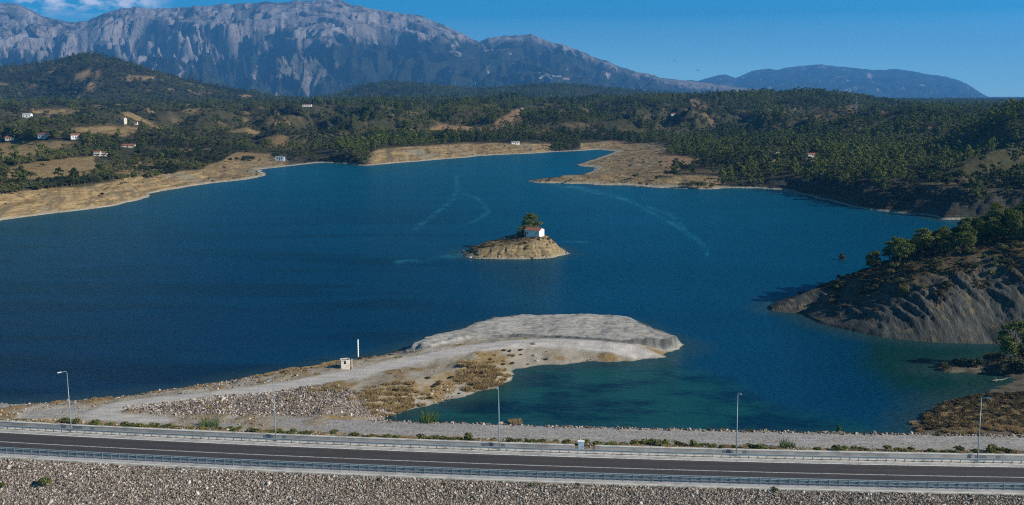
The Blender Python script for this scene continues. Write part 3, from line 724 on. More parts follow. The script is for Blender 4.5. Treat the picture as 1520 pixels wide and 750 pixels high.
tag(link('edge_marking', sweep([(4.14, 5.936), (4.40, 5.936)], X0, X1, closed=False), MT['paint2']), kind='structure')
tag(link('kerb', sweep([(4.45, 5.80), (4.45, 5.95), (4.55, 5.955), (5.05, 5.96), (5.05, 5.80)], X0, X1), MT['concrete_grey']), kind='structure')
tag(link('sidewalk', sweep([(5.05, 5.80), (5.05, 6.06), (5.10, 6.08), (6.50, 6.09), (6.50, 5.80)], X0, X1), MT['concrete']), kind='structure')
tag(link('verge', sweep([(-6.25, 5.7), (-6.25, 5.94), (-4.05, 5.945), (-4.05, 5.7)], X0, X1), MT['concrete_grey']), kind='structure')
tag(link('verge_kerb', sweep([(-6.65, 5.6), (-6.65, 6.04), (-6.62, 6.06), (-6.28, 6.06), (-6.25, 6.04), (-6.25, 5.6)], X0, X1), MT['concrete']), kind='structure')

xat = lambda px, off=6.0: float(P(px, 690 - off * 5, 6.0)[0])
def parapet(xa, xb, label, dark_panels):
    mid = (xa + xb) / 2
    o = tag(link('parapet_wall', sweep([(6.50, 5.75), (6.50, 6.93), (6.95, 6.93), (6.95, 5.2)], xa, xb), MT['concrete_grey']), label, 'wall')
    link('coping', sweep([(6.46, 6.932), (6.46, 7.02), (7.00, 7.03), (7.00, 6.932)], xa, xb), MT['concrete'], o)
    for px in dark_panels:
        for (dx, w) in ((-2.1, 1.7), (.55, .6)):
            xx = xat(px) + dx
            link('dark_recess_panel', sweep([(6.485, 6.15), (6.485, 6.86), (6.498, 6.86), (6.498, 6.15)], xx - w / 2, xx + w / 2, .3), MT['steel_dark'], o)  # dark panel on the wall face standing in for a shaded recess
    return o
GA, GB = xat(846), xat(876)
parapet(X0, GA, 'long grey concrete parapet wall beside the road, left of the pale blue cabinet', (101, 406, 736))
parapet(GB, X1, 'long grey concrete parapet wall beside the road, right of the pale blue cabinet', (1085, 1441))

# utility cabinet standing in the gap
cp = road_pt(xat(855), 7.3, 5.62)
cab = tag(empty('utility_cabinet', cp, math.atan(np.polyval(np.polyder(CB), cp[0]))), 'small pale blue metal cabinet in the gap of the parapet wall', 'cabinet')
MB().box((0, 0, .1), (1.1, .8, .5)).build('plinth', MT['concrete'], cab)
MB().box((0, 0, 1.05), (.95, .62, 1.42)).build('body', MT['blue_panel'], cab)
MB().box((0, 0, 1.82), (1.08, .75, .12)).build('roof', MT['white'], cab)
dr_ = MB().box((0, -.325, 1.05), (.84, .03, 1.26)).build('door', MT['blue_panel'], cab)
MB().box((.33, -.355, 1.05), (.04, .03, .18)).build('handle', MT['steel_dark'], dr_)

# guard rails
def guardrail(side, label, base_z, xa, xb):
    o = empty('guardrail', road_pt(0, -5.0 if side < 0 else 5.35, base_z)); tag(o, label, 'guardrail')
    inv = Matrix.Translation(-o.location)
    def part(nm, me, mt):
        me.transform(inv); return link(nm, me, mt, o)
    c, f = (-5.0, 1) if side < 0 else (5.35, -1)
    pts = [(0, .42), (.07, .46), (.07, .52), (.0, .56), (.0, .62), (.07, .66), (.07, .72), (.0, .76)]
    prof = [(c + f * (.09 + a), base_z + h) for a, h in pts] + [(c + f * (.075 + a), base_z + h) for a, h in reversed(pts)]
    part('rail_beam', sweep(prof, xa, xb), MT['steel_dark'] if side < 0 else MT['steel'])
    if side < 0:
        part('top_rail', sweep([(c + .05 * math.cos(a), base_z + 1.02 + .06 * math.sin(a)) for a in np.linspace(0, 2 * math.pi, 9)[:-1]], xa, xb), MT['steel'])
        part('middle_rail', sweep([(c + .02 + .05 * math.cos(a), base_z + .80 + .05 * math.sin(a)) for a in np.linspace(0, 2 * math.pi, 9)[:-1]], xa, xb), MT['steel'])
        part('lower_rail', sweep([(c - .02, base_z + .24), (c + .06, base_z + .24), (c + .06, base_z + .33), (c - .02, base_z + .33)], xa, xb), MT['steel_dark'])
    hgt = 1.0 if side < 0 else .74
    xs = np.arange(-70, 70, 1.4); xs = sorted(xs, key=abs)
    mb = MB().box((0, 0, hgt / 2), (.09, .12, hgt)); pm = mb.mesh('post'); pm.materials.append(MT['steel_dark'])
    near = xs[:100]
    for x in near:
        r = road_pt(x, c, base_z - .01)
        p_ = bpy.data.objects.new('post', pm); COL.objects.link(p_); p_.parent = o
        p_.location = Vector(r) - o.location; p_.rotation_euler.z = math.atan(np.polyval(np.polyder(CB), x))
    rest = MB()
    for x in np.arange(-149, 149, 1.4):
        if abs(x) > max(abs(v) for v in near) + .7:
            r = Vector(road_pt(x, c, base_z - .01)) - o.location
            rest.box((r.x, r.y, r.z + hgt / 2), (.09, .12, hgt))
    rp = rest.build('far_posts', MT['steel_dark'], o); rp['kind'] = 'stuff'
    return o
guardrail(-1, 'tall galvanised guardrail on the near side of the road above the stone slope', 5.945, X0, X1)
guardrail(1, 'low steel guardrail on the far side of the road in front of the parapet', 6.08, X0, X1)

# street lamps
def lamp():
    o = empty('street_lamp', (0, 0, 0))
    MB().box((0, 0, .04), (.45, .45, .08)).build('base_plate', MT['steel_dark'], o)
    MB().tube([(0, 0, .05), (0, 0, 1.3), (0, 0, 10.15)], [.11, .095, .05], 10).build('pole', MT['pole'], o, smooth=True)
    MB().box((0, -.125, .75), (.16, .03, .5)).build('hatch', MT['steel_dark'], o)
    MB().tube([(0, 0, 10.1), (0, -.10, 10.3), (0, -.3, 10.36), (0, -1.0, 10.42)], [.06, .055, .05, .045], 8).build('arm', MT['pole'], o, smooth=True)
    h = MB()
    b = len(h.v)
    for (y, w, zb, zt) in ((-.85, .08, 10.38, 10.48), (-1.0, .16, 10.35, 10.53), (-1.4, .19, 10.35, 10.55), (-1.68, .11, 10.40, 10.52)):
        h.v += [(-w, y, zb), (w, y, zb), (w * .7, y, zt), (-w * .7, y, zt)]
    for i in range(3):
        for j in range(4): h.f.append((b + i * 4 + j, b + i * 4 + (j + 1) % 4, b + i * 4 + 4 + (j + 1) % 4, b + i * 4 + 4 + j))
    h.f += [(b, b + 1, b + 2, b + 3), (b + 15, b + 14, b + 13, b + 12)]
    hd = h.build('lamp_head', MT['pole'], o)
    MB().box((0, -1.25, 10.345), (.24, .45, .02)).build('lens', MT['blue_panel'], hd)
    return o
L0 = lamp()
for i, (px, lab) in enumerate(((101, 'tall slender street lamp nearest the left edge, beside the forking gravel track'), (406, 'tall slender street lamp in front of the pale rubble heap'),
                               (736, 'tall slender street lamp before the near end of the green pond'), (1085, 'tall slender street lamp between the small cabinet and the lone young pine'),
                               (1441, 'tall slender street lamp in front of the brown reed beach on the right'))):
    o = L0 if i == 0 else copy_tree(L0)
    x = float(P(px, (638, 650, 661.5, 671, 679)[i], 6.08)[0]); r = road_pt(x, 6.15, 6.08)
    o.location = r; o.rotation_euler = (0, R(-.7), math.atan(np.polyval(np.polyder(CB), x)) + (R(-30), R(-18), R(-5), R(10), R(24))[i])
    tag(o, lab, 'street lamp', 'street lamps along the dam road')

# ------------------------------------------------------------------ foliage builders
def leaf_cloud(lobes, n, size, seed, out=.5, drop=.0, tall=1.0):
    """many leaf-clump faces spread through ellipsoid lobes"""
    r = np.random.default_rng(seed)
    vol = np.array([l[3] * l[4] * l[5] for l in lobes]) ** .67; cnt = np.maximum(6, (n * vol / vol.sum()).astype(int))
    Vs = []
    for l, c in zip(lobes, cnt):
        d = r.normal(size=(c, 3)); d /= np.linalg.norm(d, axis=1)[:, None]
        d[:, 2] = np.where(d[:, 2] < -.35, -d[:, 2] * .8, d[:, 2])
        rad = r.uniform(.45, 1.0, c) ** .5 * (1 + .18 * r.normal(size=c))
        ctr = np.array(l[:3]) + d * rad[:, None] * np.array(l[3:6])
        nn = d * out + r.normal(size=(c, 3)) * .55; nn /= np.linalg.norm(nn, axis=1)[:, None]
        a = np.cross(nn, r.normal(size=(c, 3))); a /= np.linalg.norm(a, axis=1)[:, None]; bb = np.cross(nn, a)
        s = size * r.uniform(.6, 1.35, c)[:, None]
        quad = np.stack([ctr + a * s * .62, ctr + bb * s * .42 * tall, ctr - a * s * .55, ctr - bb * s * .48 * tall], 1)
        quad += nn[:, None, :] * (r.uniform(-.15, .15, (c, 4)) * s)[:, :, None]
        Vs.append(quad.reshape(-1, 3))
    V = np.concatenate(Vs); return V, np.arange(len(V)).reshape(-1, 4)

def blades(n, rad, h, seed, lean=.35, w=.06):
    r = np.random.default_rng(seed); V = []
    for i in range(n):
        a = r.uniform(0, 6.28); q = rad * math.sqrt(r.uniform()); bx, by = q * math.cos(a), q * math.sin(a)
        hh = h * r.uniform(.55, 1.1) * (1 - .35 * q / rad); lx, ly = lean * hh * (bx / rad + r.normal() * .5), lean * hh * (by / rad + r.normal() * .5)
        t = r.uniform(0, 6.28); wx, wy = w * math.cos(t), w * math.sin(t)
        V += [(bx - wx, by - wy, -.1), (bx + wx, by + wy, -.1), (bx + lx * .6 + wx * .7, by + ly * .6 + wy * .7, hh * .7), (bx + lx - wx * .1, by + ly - wy * .1, hh)]
    V = np.array(V); return V, np.arange(len(V)).reshape(-1, 4)

def pine_lobes(seed, h, w, nl, low=.35):
    r = random.Random(seed); L = []
    for i in range(nl):
        f = i / (nl - 1); z = h * (low + (.9 - low) * f)
        rr = w * (.5 + .5 * math.sin(math.pi * min(1, .35 + .62 * (1 - f)))) * .5 * (1 - .55 * f * f)
        a = i * 2.4 + r.uniform(-.5, .5); s = w * r.uniform(.20, .30) * (1 - .25 * f)
        L.append((rr * .85 * math.cos(a), rr * .85 * math.sin(a), z, s, s, s * r.uniform(.6, .85)))
    L.append((0, 0, h * .88, w * .2, w * .2, h * .12))
    return L

def trunk_mb(h, r0, lobes, seed, mb=None, limbs=5):
    r = random.Random(seed); mb = mb or MB(); kx_, ky_ = r.uniform(-.3, .3), r.uniform(-.3, .3)
    mb.tube([(0, 0, -.4), (kx_ * .4, ky_ * .4, h * .3), (kx_, ky_, h * .6), (kx_ * .6, ky_ * .6, h * .9)], [r0 * 1.2, r0, r0 * .65, r0 * .2], 6)
    for l in lobes[:limbs]:
        z0 = max(h * .18, l[2] - h * .14)
        mb.tube([(kx_ * z0 / h, ky_ * z0 / h, z0), (l[0] * .55, l[1] * .55, (z0 + l[2]) / 2), (l[0], l[1], l[2])], [r0 * .4, r0 * .25, r0 * .1], 4)
    return mb

# --- pines close enough to show trunk and crown
PROTO = []
for i, (h, w, nl) in enumerate(((8.2, 6.4, 10), (7.0, 6.8, 9), (9.0, 5.6, 12), (6.0, 5.4, 8))):
    lb = pine_lobes(20 + i, h, w, nl, (.30, .42, .28, .22)[i])
    o = empty('pine_tree', (0, 0, 0))
    trunk_mb(h, .2, lb, i).build('trunk', MT['bark'], o)
    link('crown', np_mesh('crown', *leaf_cloud(lb, 1700, .46, 40 + i)), MT['pine_near'], o)
    PROTO.append(o)
used = [False] * 4
def near_pine(x, y, z, s, lab, group, k=None):
    k = random.randrange(4) if k is None else k
    o = copy_tree(PROTO[k]) if used[k] else PROTO[k]; used[k] = True
    o.location = (x, y, z - .15); o.rotation_euler.z = random.uniform(0, 6.28); o.scale = (s * random.uniform(.9, 1.1),) * 2 + (s * random.uniform(.85, 1.15),)
    tag(o, lab, 'pine tree', group); return o

near_pine(*hitn(1331, 372), .85, 'spreading umbrella crowned pine leaning out over the lake at the near end of the headland', None, 1)
pts = []
HZ = [(1292, 398), (1300, 372), (1340, 352), (1392, 348), (1440, 346), (1500, 332), (1560, 318), (1560, 352), (1500, 362), (1440, 372), (1385, 380), (1345, 388)]
tr = 0
while len(pts) < 112 and tr < 12000:
    tr += 1
    x, y = random.uniform(92, 205), random.uniform(262, 338)
    z, mk = znear(np.array([x]), np.array([y]), True); z = float(z[0]); t = float(mk['t'][0])
    if mk['dh'][0] < 3: continue
    px, py = project(x, y, z)
    if px > 1640: continue
    ins = sdf(HZ, np.array([px]), np.array([py]))[0] > 0 or (y > 300 and t > .5 and px > 1290)
    if not ins or any((x - a) ** 2 + (y - b_) ** 2 < 6.2 for a, b_, _ in pts): continue
    pts.append((x, y, z))
for x, y, z in pts:
    near_pine(x, y, z, random.uniform(.55, .88), 'green pine in the grove on top of the right headland above the grey cliff', 'pines on the right headland')
# small shrubs in front of the grove
def shrub_proto(name, mat, w, h, n, size, seed, drop=0):
    r = random.Random(seed)
    lb = [(r.uniform(-.3, .3) * w, r.uniform(-.3, .3) * w, h * r.uniform(.3, .55), w * r.uniform(.2, .33), w * r.uniform(.2, .33), h * r.uniform(.3, .45)) for _ in range(5)]
    Vv, Ff = leaf_cloud(lb, n, size, seed); Vv[:, 2] = np.maximum(Vv[:, 2], -.08)
    o = empty(name, (0, 0, 0))
    link('foliage', np_mesh('foliage', Vv, Ff), mat, o)
    st_ = MB()
    for k in range(4):
        l = lb[k]; st_.tube([(l[0] * .1, l[1] * .1, -.15), (l[0] * .6, l[1] * .6, l[2] * .5), (l[0], l[1], l[2])], [.035, .025, .01], 4)
    st_.build('stem', MT['bark'], o)
    return o
def placer(protos, cat):
    use = [False] * len(protos)
    def f(loc, s, lab, group=None, k=None):
        k = random.randrange(len(protos)) if k is None else k
        o = copy_tree(protos[k]) if use[k] else protos[k]; use[k] = True
        o.location = loc; o.rotation_euler.z = random.uniform(0, 6.28); o.scale = s if hasattr(s, '__len__') else (s, s, s)
        return tag(o, lab, cat, group)
    return f
green_bush = placer([shrub_proto('green_bush', MT['weed'], 2.0, 1.3, 260, .28, 60 + i) for i in range(3)], 'bush')
dark_bush = placer([shrub_proto('dark_bush', MT['scrub'], 2.4, 1.7, 300, .34, 70 + i) for i in range(2)], 'bush')
for (px, py) in ((1325, 397), (1345, 402), (1368, 428), (1338, 420), (1390, 402), (1422, 392), (1420, 372), (1434, 372), (1448, 398), (1470, 408), (1478, 396), (1492, 392), (1500, 404), (1462, 382), (1408, 408), (1375, 398)):
    green_bush(hitn(px, py) - np.array((0, 0, .1)), random.uniform(.7, 1.3), 'low yellow green bush on the bare slope below the headland pines', 'bushes on the headland slope')

tr = 0
for _ in range(600):
    x, y = random.uniform(88, 200), random.uniform(258, 320)
    z, mk = znear(np.array([x]), np.array([y]), True)
    if mk['dh'][0] < 4 or mk['t'][0] < .62 or project(x, y, float(z[0]))[0] > 1620: continue
    green_bush((x, y, float(z[0]) - .1), random.uniform(.6, 1.5), 'low yellow green bush on the bare slope below the headland pines', 'bushes on the headland slope'); tr += 1
    if tr >= 60: break

# verge weeds between parapet and gravel track
xs = -86.0
while xs < 84:
    xs += random.choice((.9, 1.2, 1.6, 2.2, 3.4)) * random.uniform(.8, 1.2)
    off = random.uniform(14.5, 19.5); r = road_pt(xs, off, 0)
    s = random.uniform(.6, 1.15); z = float(znear(np.array([r[0]]), np.array([r[1]]))[0])
    green_bush((r[0], r[1], z - .05), (s * random.uniform(.9, 1.5), s, s * random.uniform(.55, .85)), 'low green weed clump on the stony verge behind the parapet wall', 'weeds along the verge behind the parapet')
xs = 24.0
while xs < 82:
    xs += random.uniform(1.6, 5.0); r = road_pt(xs, random.uniform(29.0, 30.6), 0); z = float(znear(np.array([r[0]]), np.array([r[1]]))[0]); s = random.uniform(.35, .7)
    green_bush((r[0], r[1], z - .05), (s * 1.4, s, s * .7), 'low green weed among the stones at the water edge of the gravel berm', 'weeds at the water edge of the berm')
for (px, py, s, lab) in ((66, 722, 1.15, 'dark green shrub on the foreground stone slope near the left corner'), (2, 724, .7, 'dark green shrub cut by the left edge of the photo on the stone slope'),
                         (791, 722, .45, 'small green weed on the near kerb below the cabinet'), (857, 720, .3, 'tiny green weed at the near kerb, right of another small weed'), (1150, 729, .5, 'small green weed on the near kerb below the lone young pine'),
                         (588, 512, .55, 'small yellow green bush on the crest of the gravel tongue right of the gauge staff')):
    q = hitn(px, py); green_bush(q + np.array((0, 0, -.05)), s, lab)
# reeds and young pine
def reed(name, mat, n, rad, h, seed, w=.05, lean=.3):
    return np_mesh(name, *blades(n, rad, h, seed, lean, w)), mat
for (px, py, s, lab) in ((313, 634, 1.0, 'tall green reed clump beside the berm track in front of the rubble heap'), (635, 625, 1.05, 'tall green reed clump at the near corner of the pond'),
                         (1168, 668, .75, 'grey green tall weed on the verge below the lone young pine')):
    me, mt = reed('reed_clump', MT['reed'], 150, 1.5, 2.5, int(px))
    q = P(px, py, 2.5); q[2] = znear(np.array([q[0]]), np.array([q[1]]))[0]
    o = tag(link('reed_clump', me, mt, loc=tuple(q)), lab, 'reed clump'); o.scale = (s, s, s)
lb = [(0, 0, .5, .8, .8, .4), (.1, 0, 1.1, .6, .6, .5), (0, .1, 1.7, .4, .4, .5), (0, 0, 2.3, .18, .18, .4)]
q = P(1245, 640, 1.6); q[2] = znear(np.array([q[0]]), np.array([q[1]]))[0]
yp = tag(empty('young_pine', q), 'lone young green pine at the edge of the gravel berm', 'pine tree')
MB().tube([(0, 0, -.2), (0, 0, 2.4)], [.07, .02], 5).build('trunk', MT['bark'], yp)
link('crown', np_mesh('crown', *leaf_cloud(lb, 420, .26, 3)), MT['reed'], yp)

# dark thicket on the low spit at the right edge
r_dark = placer([shrub_proto('thicket_bush', MT['broad'], 3.6, 2.8, 520, .4, 90 + i) for i in range(2)], 'bush')
for i in range(26):
    px = random.uniform(1398, 1560); f = (px - 1398) / 162
    q = P(px, random.uniform(541 - 10 * f, 553 + 4 * f), .5); q[2] = float(znear(q[0:1], q[1:2])[0])
    if q[2] < -.2: continue
    s = .45 + .75 * f + random.uniform(-.1, .15)
    r_dark((q[0], q[1], q[2] - .1), s, 'dark bush in the thicket on the low spit at the right edge', 'dark bushes on the right spit')
for (px, py, s, lab) in ((1505, 538, 1.15, 'tall dark tree rising over the thicket on the low spit at the right edge'),):
    near_pine(*hitn(px, py), s, lab, None)
# driftwood
q = P(1484, 565, .35); dw = MB()
dw.tube([(-1.6, 0, .1), (-.4, .1, .2), (.6, 0, .3), (1.9, .1, .75)], [.06, .12, .1, .04], 6); dw.tube([(-.5, .1, .2), (-.9, -.3, -.1)], [.07, .04], 5); dw.tube([(.2, 0, .25), (.4, -.4, -.15)], [.06, .03], 5); dw.tube([(-.4, .1, .2), (-1.0, .2, .7)], [.06, .02], 5)
tag(dw.build('driftwood', MT['rock'], loc=(q[0], q[1], .25)), 'bleached branching driftwood on the shore below the dark thicket', 'driftwood')

# ------------------------------------------------------------------ stones
def stone_mesh(seed):
    import bmesh
    bm = bmesh.new(); bmesh.ops.create_icosphere(bm, subdivisions=1, radius=.5); r = random.Random(seed)
    sx, sy, sz = r.uniform(.8, 1.2), r.uniform(.7, 1.0), r.uniform(.55, .8)
    for v in bm.verts:
        k = r.uniform(.78, 1.18); v.co = Vector((v.co.x * sx * k, v.co.y * sy * k, v.co.z * sz * k))
    me = bpy.data.meshes.new('boulder'); bm.to_mesh(me); bm.free(); return me
m, nt, b = material('rubble_stone', .95, .1)
oi = nt.nodes.new('ShaderNodeObjectInfo').outputs['Random']; p = pos(nt)
c = nd(nt, 'ShaderNodeValToRGB', {0: oi}); cr = c.color_ramp
cr.elements[0].color = (.07, .052, .042, 1); cr.elements[1].color = (.58, .53, .49, 1)
for pz, cc in ((.25, (.14, .105, .082, 1)), (.55, (.27, .22, .17, 1)), (.85, (.43, .375, .315, 1))):
    e = cr.elements.new(pz); e.color = cc
nt.links.new(mix(nt, rng_(nt, noise(nt, p, 3., 4.), .3, .7), c.outputs[0], (.28, .235, .19), 'MIX') if False else c.outputs[0], b.inputs['Base Color'])
MT['rubble'] = m
BOUL = []
for i, (px, py, z, lab) in enumerate(((792, 521, .9, 'pale boulder beside the gravel track in front of the grey rock flat'), (812, 536, .3, 'pale boulder at the water edge below the gravel track'), (797, 538, .2, 'pale boulder with a brown stain on the pond shore below the track'))):
    q = P(px, py, z); q[2] = znear(q[0:1], q[1:2])[0]
    o = tag(link('boulder', stone_mesh(i), MT['rubble'], loc=tuple(q + np.array((0, 0, .12)))), lab, 'boulder'); o.scale = (1.2 - .2 * i,) * 3
    BOUL.append(o)

def scatter(name, pts, scl, rot, srcs, pick, kind='stuff', tint=None):
    """ONE object of uncountable things: real visible objects instanced on a point mesh"""
    me = bpy.data.meshes.new(name); n = len(pts)
    me.vertices.add(n); me.vertices.foreach_set('co', np.asarray(pts, np.float32).ravel())
    a = me.attributes.new('scl', 'FLOAT_VECTOR', 'POINT'); a.data.foreach_set('vector', np.asarray(scl, np.float32).ravel())
    a = me.attributes.new('rot', 'FLOAT_VECTOR', 'POINT'); a.data.foreach_set('vector', np.asarray(rot, np.float32).ravel())
    a = me.attributes.new('pick', 'INT', 'POINT'); a.data.foreach_set('value', np.asarray(pick, np.int32))
    if tint is not None: me.attributes.new('tint', 'FLOAT', 'POINT').data.foreach_set('value', np.asarray(tint, np.float32))
    o = link(name, me); o['kind'] = kind
    g = bpy.data.node_groups.new(name, 'GeometryNodeTree')
    g.interface.new_socket('Geometry', in_out='INPUT', socket_type='NodeSocketGeometry'); g.interface.new_socket('Geometry', in_out='OUTPUT', socket_type='NodeSocketGeometry')
    gi = g.nodes.new('NodeGroupInput'); go = g.nodes.new('NodeGroupOutput'); j = g.nodes.new('GeometryNodeJoinGeometry')
    def na(nm, t):
        x = g.nodes.new('GeometryNodeInputNamedAttribute'); x.data_type = t; x.inputs[0].default_value = nm; return x.outputs[0]
    for i, s in enumerate(srcs):
        ob = g.nodes.new('GeometryNodeObjectInfo'); ob.inputs['Object'].default_value = s; ob.inputs['As Instance'].default_value = True; ob.transform_space = 'ORIGINAL'
        cmp_ = g.nodes.new('FunctionNodeCompare'); cmp_.data_type = 'INT'; cmp_.operation = 'EQUAL'
        g.links.new(na('pick', 'INT'), cmp_.inputs[2]); cmp_.inputs[3].default_value = i
        e = g.nodes.new('FunctionNodeEulerToRotation'); g.links.new(na('rot', 'FLOAT_VECTOR'), e.inputs[0])
        ip = g.nodes.new('GeometryNodeInstanceOnPoints')
        g.links.new(gi.outputs[0], ip.inputs['Points']); g.links.new(cmp_.outputs[0], ip.inputs['Selection']); g.links.new(ob.outputs['Geometry'], ip.inputs['Instance'])
        g.links.new(e.outputs[0], ip.inputs['Rotation']); g.links.new(na('scl', 'FLOAT_VECTOR'), ip.inputs['Scale'])
        g.links.new(ip.outputs[0], j.inputs[0])
    g.links.new(j.outputs[0], go.inputs[0])
    o.modifiers.new('scatter', 'NODES').node_group = g
    return o

def rand_rot(n, tilt=3.0):
    return np.stack([RNG.uniform(-tilt, tilt, n), RNG.uniform(-tilt, tilt, n), RNG.uniform(0, 6.28, n)], -1)

# foreground rip-rap
n = 115000
x = RNG.uniform(-92, 90, n); off = -6.75 - (11.5 + np.clip(-x, 0, 90) * .07) * RNG.uniform(0, 1, n) ** 1.1
nx, nyy = nrm(x); wx, wy = x + nx * off, yc(x) + nyy * off
z = znear(wx, wy); s = RNG.lognormal(math.log(.165), .45, n)
scatter('stone_slope_riprap', np.stack([wx, wy, z + .03], -1), np.stack([s, s, s], -1), rand_rot(n), BOUL, RNG.integers(0, 3, n))
# rubble beside the track, lake edge and berm edge
x = RNG.uniform(-150, 30, 150000); y = RNG.uniform(165, 250, 150000)
z, mk = znear(x, y, True)
rip = sdf(RIP, x, y)
edge = (mk['dp'] > -2) & (mk['dp'] < 3.0 + 2.2 * fbm(x / 6, y / 6, 2, 5)) & (mk['m_rock'] < .3) & (mk['m_track'] < .3) & (x < 10) & (mk['off'] > 22)
k1 = ((rip > -.5) & (RNG.uniform(size=x.size) < .75)) | (edge & (x < -12) & (RNG.uniform(size=x.size) < .24)) | ((mk['m_track'] < .25) & (mk['m_rock'] < .3) & (mk['dp'] > 0) & (mk['off'] > 20) & (RNG.uniform(size=x.size) < .012 + .08 * (x < -45)))
pr = np.stack([x, y, z + .03], -1)[k1]; sr = RNG.lognormal(math.log(.27), .40, k1.sum())
x = RNG.uniform(-95, 110, 5200); off = RNG.normal(29.4, .55, 5200); nx, nyy = nrm(x); wx, wy = x + nx * off, yc(x) + nyy * off; z = znear(wx, wy)
kp = (RNG.uniform(size=x.size) < np.interp(x, [-20, 30, 60], [.35, .6, 1])) & (sdf(PEN, wx, wy) < 1.5)
pr = np.concatenate([pr, np.stack([wx, wy, z + .03], -1)[kp]]); sr = np.concatenate([sr, RNG.lognormal(math.log(.38), .35, kp.sum())])
x = RNG.uniform(-95, 95, 3600); off = RNG.uniform(12, 20.5, 3600); nx, nyy = nrm(x); wx, wy = x + nx * off, yc(x) + nyy * off; z = znear(wx, wy)
pr = np.concatenate([pr, np.stack([wx, wy, z + .02], -1)]); sr = np.concatenate([sr, RNG.lognormal(math.log(.26), .35, len(x))])
scatter('shore_rubble', pr, np.stack([sr, sr, sr * .9], -1), rand_rot(len(pr)), BOUL, RNG.integers(0, 3, len(pr)))
# islet shore stones
th = RNG.uniform(-24, 26, 2600); iy_ = RNG.uniform(378, 420, 2600); zi, ti, di = zisl(th, iy_)
kp = (di > -.8) & (di < 1.3); s = RNG.lognormal(math.log(.45), .4, kp.sum())
scatter('islet_stones', np.stack([th, iy_, zi], -1)[kp], np.stack([s, s, s], -1), rand_rot(int(kp.sum())), BOUL, RNG.integers(0, 3, int(kp.sum())))

# ------------------------------------------------------------------ dry grass
q = P(766, 628, 0)
o = empty('grass_islet', (q[0], q[1], .05)); tag(o, 'tiny round islet of straw coloured grass in the pond near the berm', 'grass clump')
me, _ = reed('tussock', MT['straw'], 260, 1.15, .95, 5, .05, .5); TUS = link('tussock', me, MT['straw'], o)
mb = MB().tube([(0, 0, -.9), (0, 0, .06)], [1.3, .95], 12); mb.build('mound', MT['rock'], o)
def tuss_pts(poly_px, dens, zg, s0, s1, minz=.1):
    w = np.array(W([(a, b_, zg) for a, b_ in poly_px])); lo, hi = w.min(0), w.max(0); A_ = (hi - lo).prod(); n = int(A_ * dens)
    x = RNG.uniform(lo[0], hi[0], n); y = RNG.uniform(lo[1], hi[1], n); k = sdf(w, x, y) + 2.2 * fbm(x / 3.2, y / 3.2, 3, 91) + .8 * RNG.normal(size=n) > .3
    z = znear(x, y); k &= z > minz
    return np.stack([x, y, z], -1)[k], RNG.uniform(s0, s1, k.sum())
G = [tuss_pts([(680, 553), (700, 547), (740, 550), (756, 558), (750, 566), (735, 574), (700, 575), (675, 566)], 1.1, 1.2, .5, .95),
     tuss_pts([(520, 592), (560, 580), (610, 576), (640, 585), (620, 600), (590, 608), (570, 612), (550, 606)], .75, 1.2, .4, .8),
     tuss_pts([(372, 560), (420, 549), (500, 531), (504, 538), (440, 556), (385, 563)], 1.6, 1.5, .35, .7),
     tuss_pts([(695, 478), (715, 469), (765, 462), (768, 467), (720, 474), (702, 482)], 3.0, 2.8, .45, .85),
     tuss_pts([(460, 578), (500, 574), (508, 583), (470, 584)], 2.0, 2.5, .25, .45),
     tuss_pts([(1392, 628), (1400, 612), (1440, 603), (1475, 596), (1530, 592), (1530, 648), (1392, 645)], .7, .5, .35, .75),
     tuss_pts([(1366, 640), (1372, 618), (1410, 600), (1440, 598), (1400, 630)], .5, .3, .3, .7, -.3)]
pg = np.concatenate([g[0] for g in G]); sg = np.concatenate([g[1] for g in G])
# dry weeds strewn over peninsula, headland and verge
x = RNG.uniform(-90, 60, 9000); y = RNG.uniform(170, 275, 9000); z, mk = znear(x, y, True)
k = (mk['dp'] > .5) & (mk['m_rock'] < .2) & (mk['m_track'] < .2) & (mk['m_dry'] > .25) & (mk['off'] > 30) & (RNG.uniform(size=x.size) < .30)
pg = np.concatenate([pg, np.stack([x, y, z], -1)[k]]); sg = np.concatenate([sg, RNG.uniform(.15, .42, k.sum())])
x = RNG.uniform(-90, 85, 1500); off = RNG.uniform(13, 20.5, 1500); nx, nyy = nrm(x); wx, wy = x + nx * off, yc(x) + nyy * off; z = znear(wx, wy)
k = fbm(wx / 5, wy / 5, 2, 12) > .0
pg = np.concatenate([pg, np.stack([wx, wy, z], -1)[k]]); sg = np.concatenate([sg, RNG.uniform(.15, .38, k.sum())])
scatter('dry_grass', pg, np.stack([sg, sg, sg * RNG.uniform(.8, 1.3, len(sg))], -1), rand_rot(len(pg), .15), [TUS], np.zeros(len(pg)))
# brown scrub: islet top, headland slopes, pond bank; sources are real bushes of the islet
for (px, py, lab) in ((800, 357, 'low dark scrub bush on the islet slope right below the chapel'), (815, 356, 'low brown scrub bush on the islet slope right of and below the chapel')):
    q = hit(px, py, lambda a, b_: zisl(a, b_)[0], 370, 415, 900); dark_bush(q, .55, lab, None, 0 if px == 800 else 1)
SCR = [c for o in bpy.data.objects if o.name.startswith('dark_bush') for c in o.children if c.name.startswith('foliage')][:2]
x = RNG.uniform(-20, 20, 650); y = RNG.uniform(383, 412, 650); z, t, d = zisl(x, y)
k = (t > .45) & (fbm(x / 4, y / 4, 3, 61) + .6 * (t - .7) > .05) & ((np.abs(x - 9.5) > 4.5) | (np.abs(y - 397.5) > 3.8)); ps = [np.stack([x, y, z], -1)[k]]; ss = [RNG.uniform(.16, .45, k.sum())]
x = RNG.uniform(85, 200, 6000); y = RNG.uniform(250, 335, 6000); z, mk = znear(x, y, True)
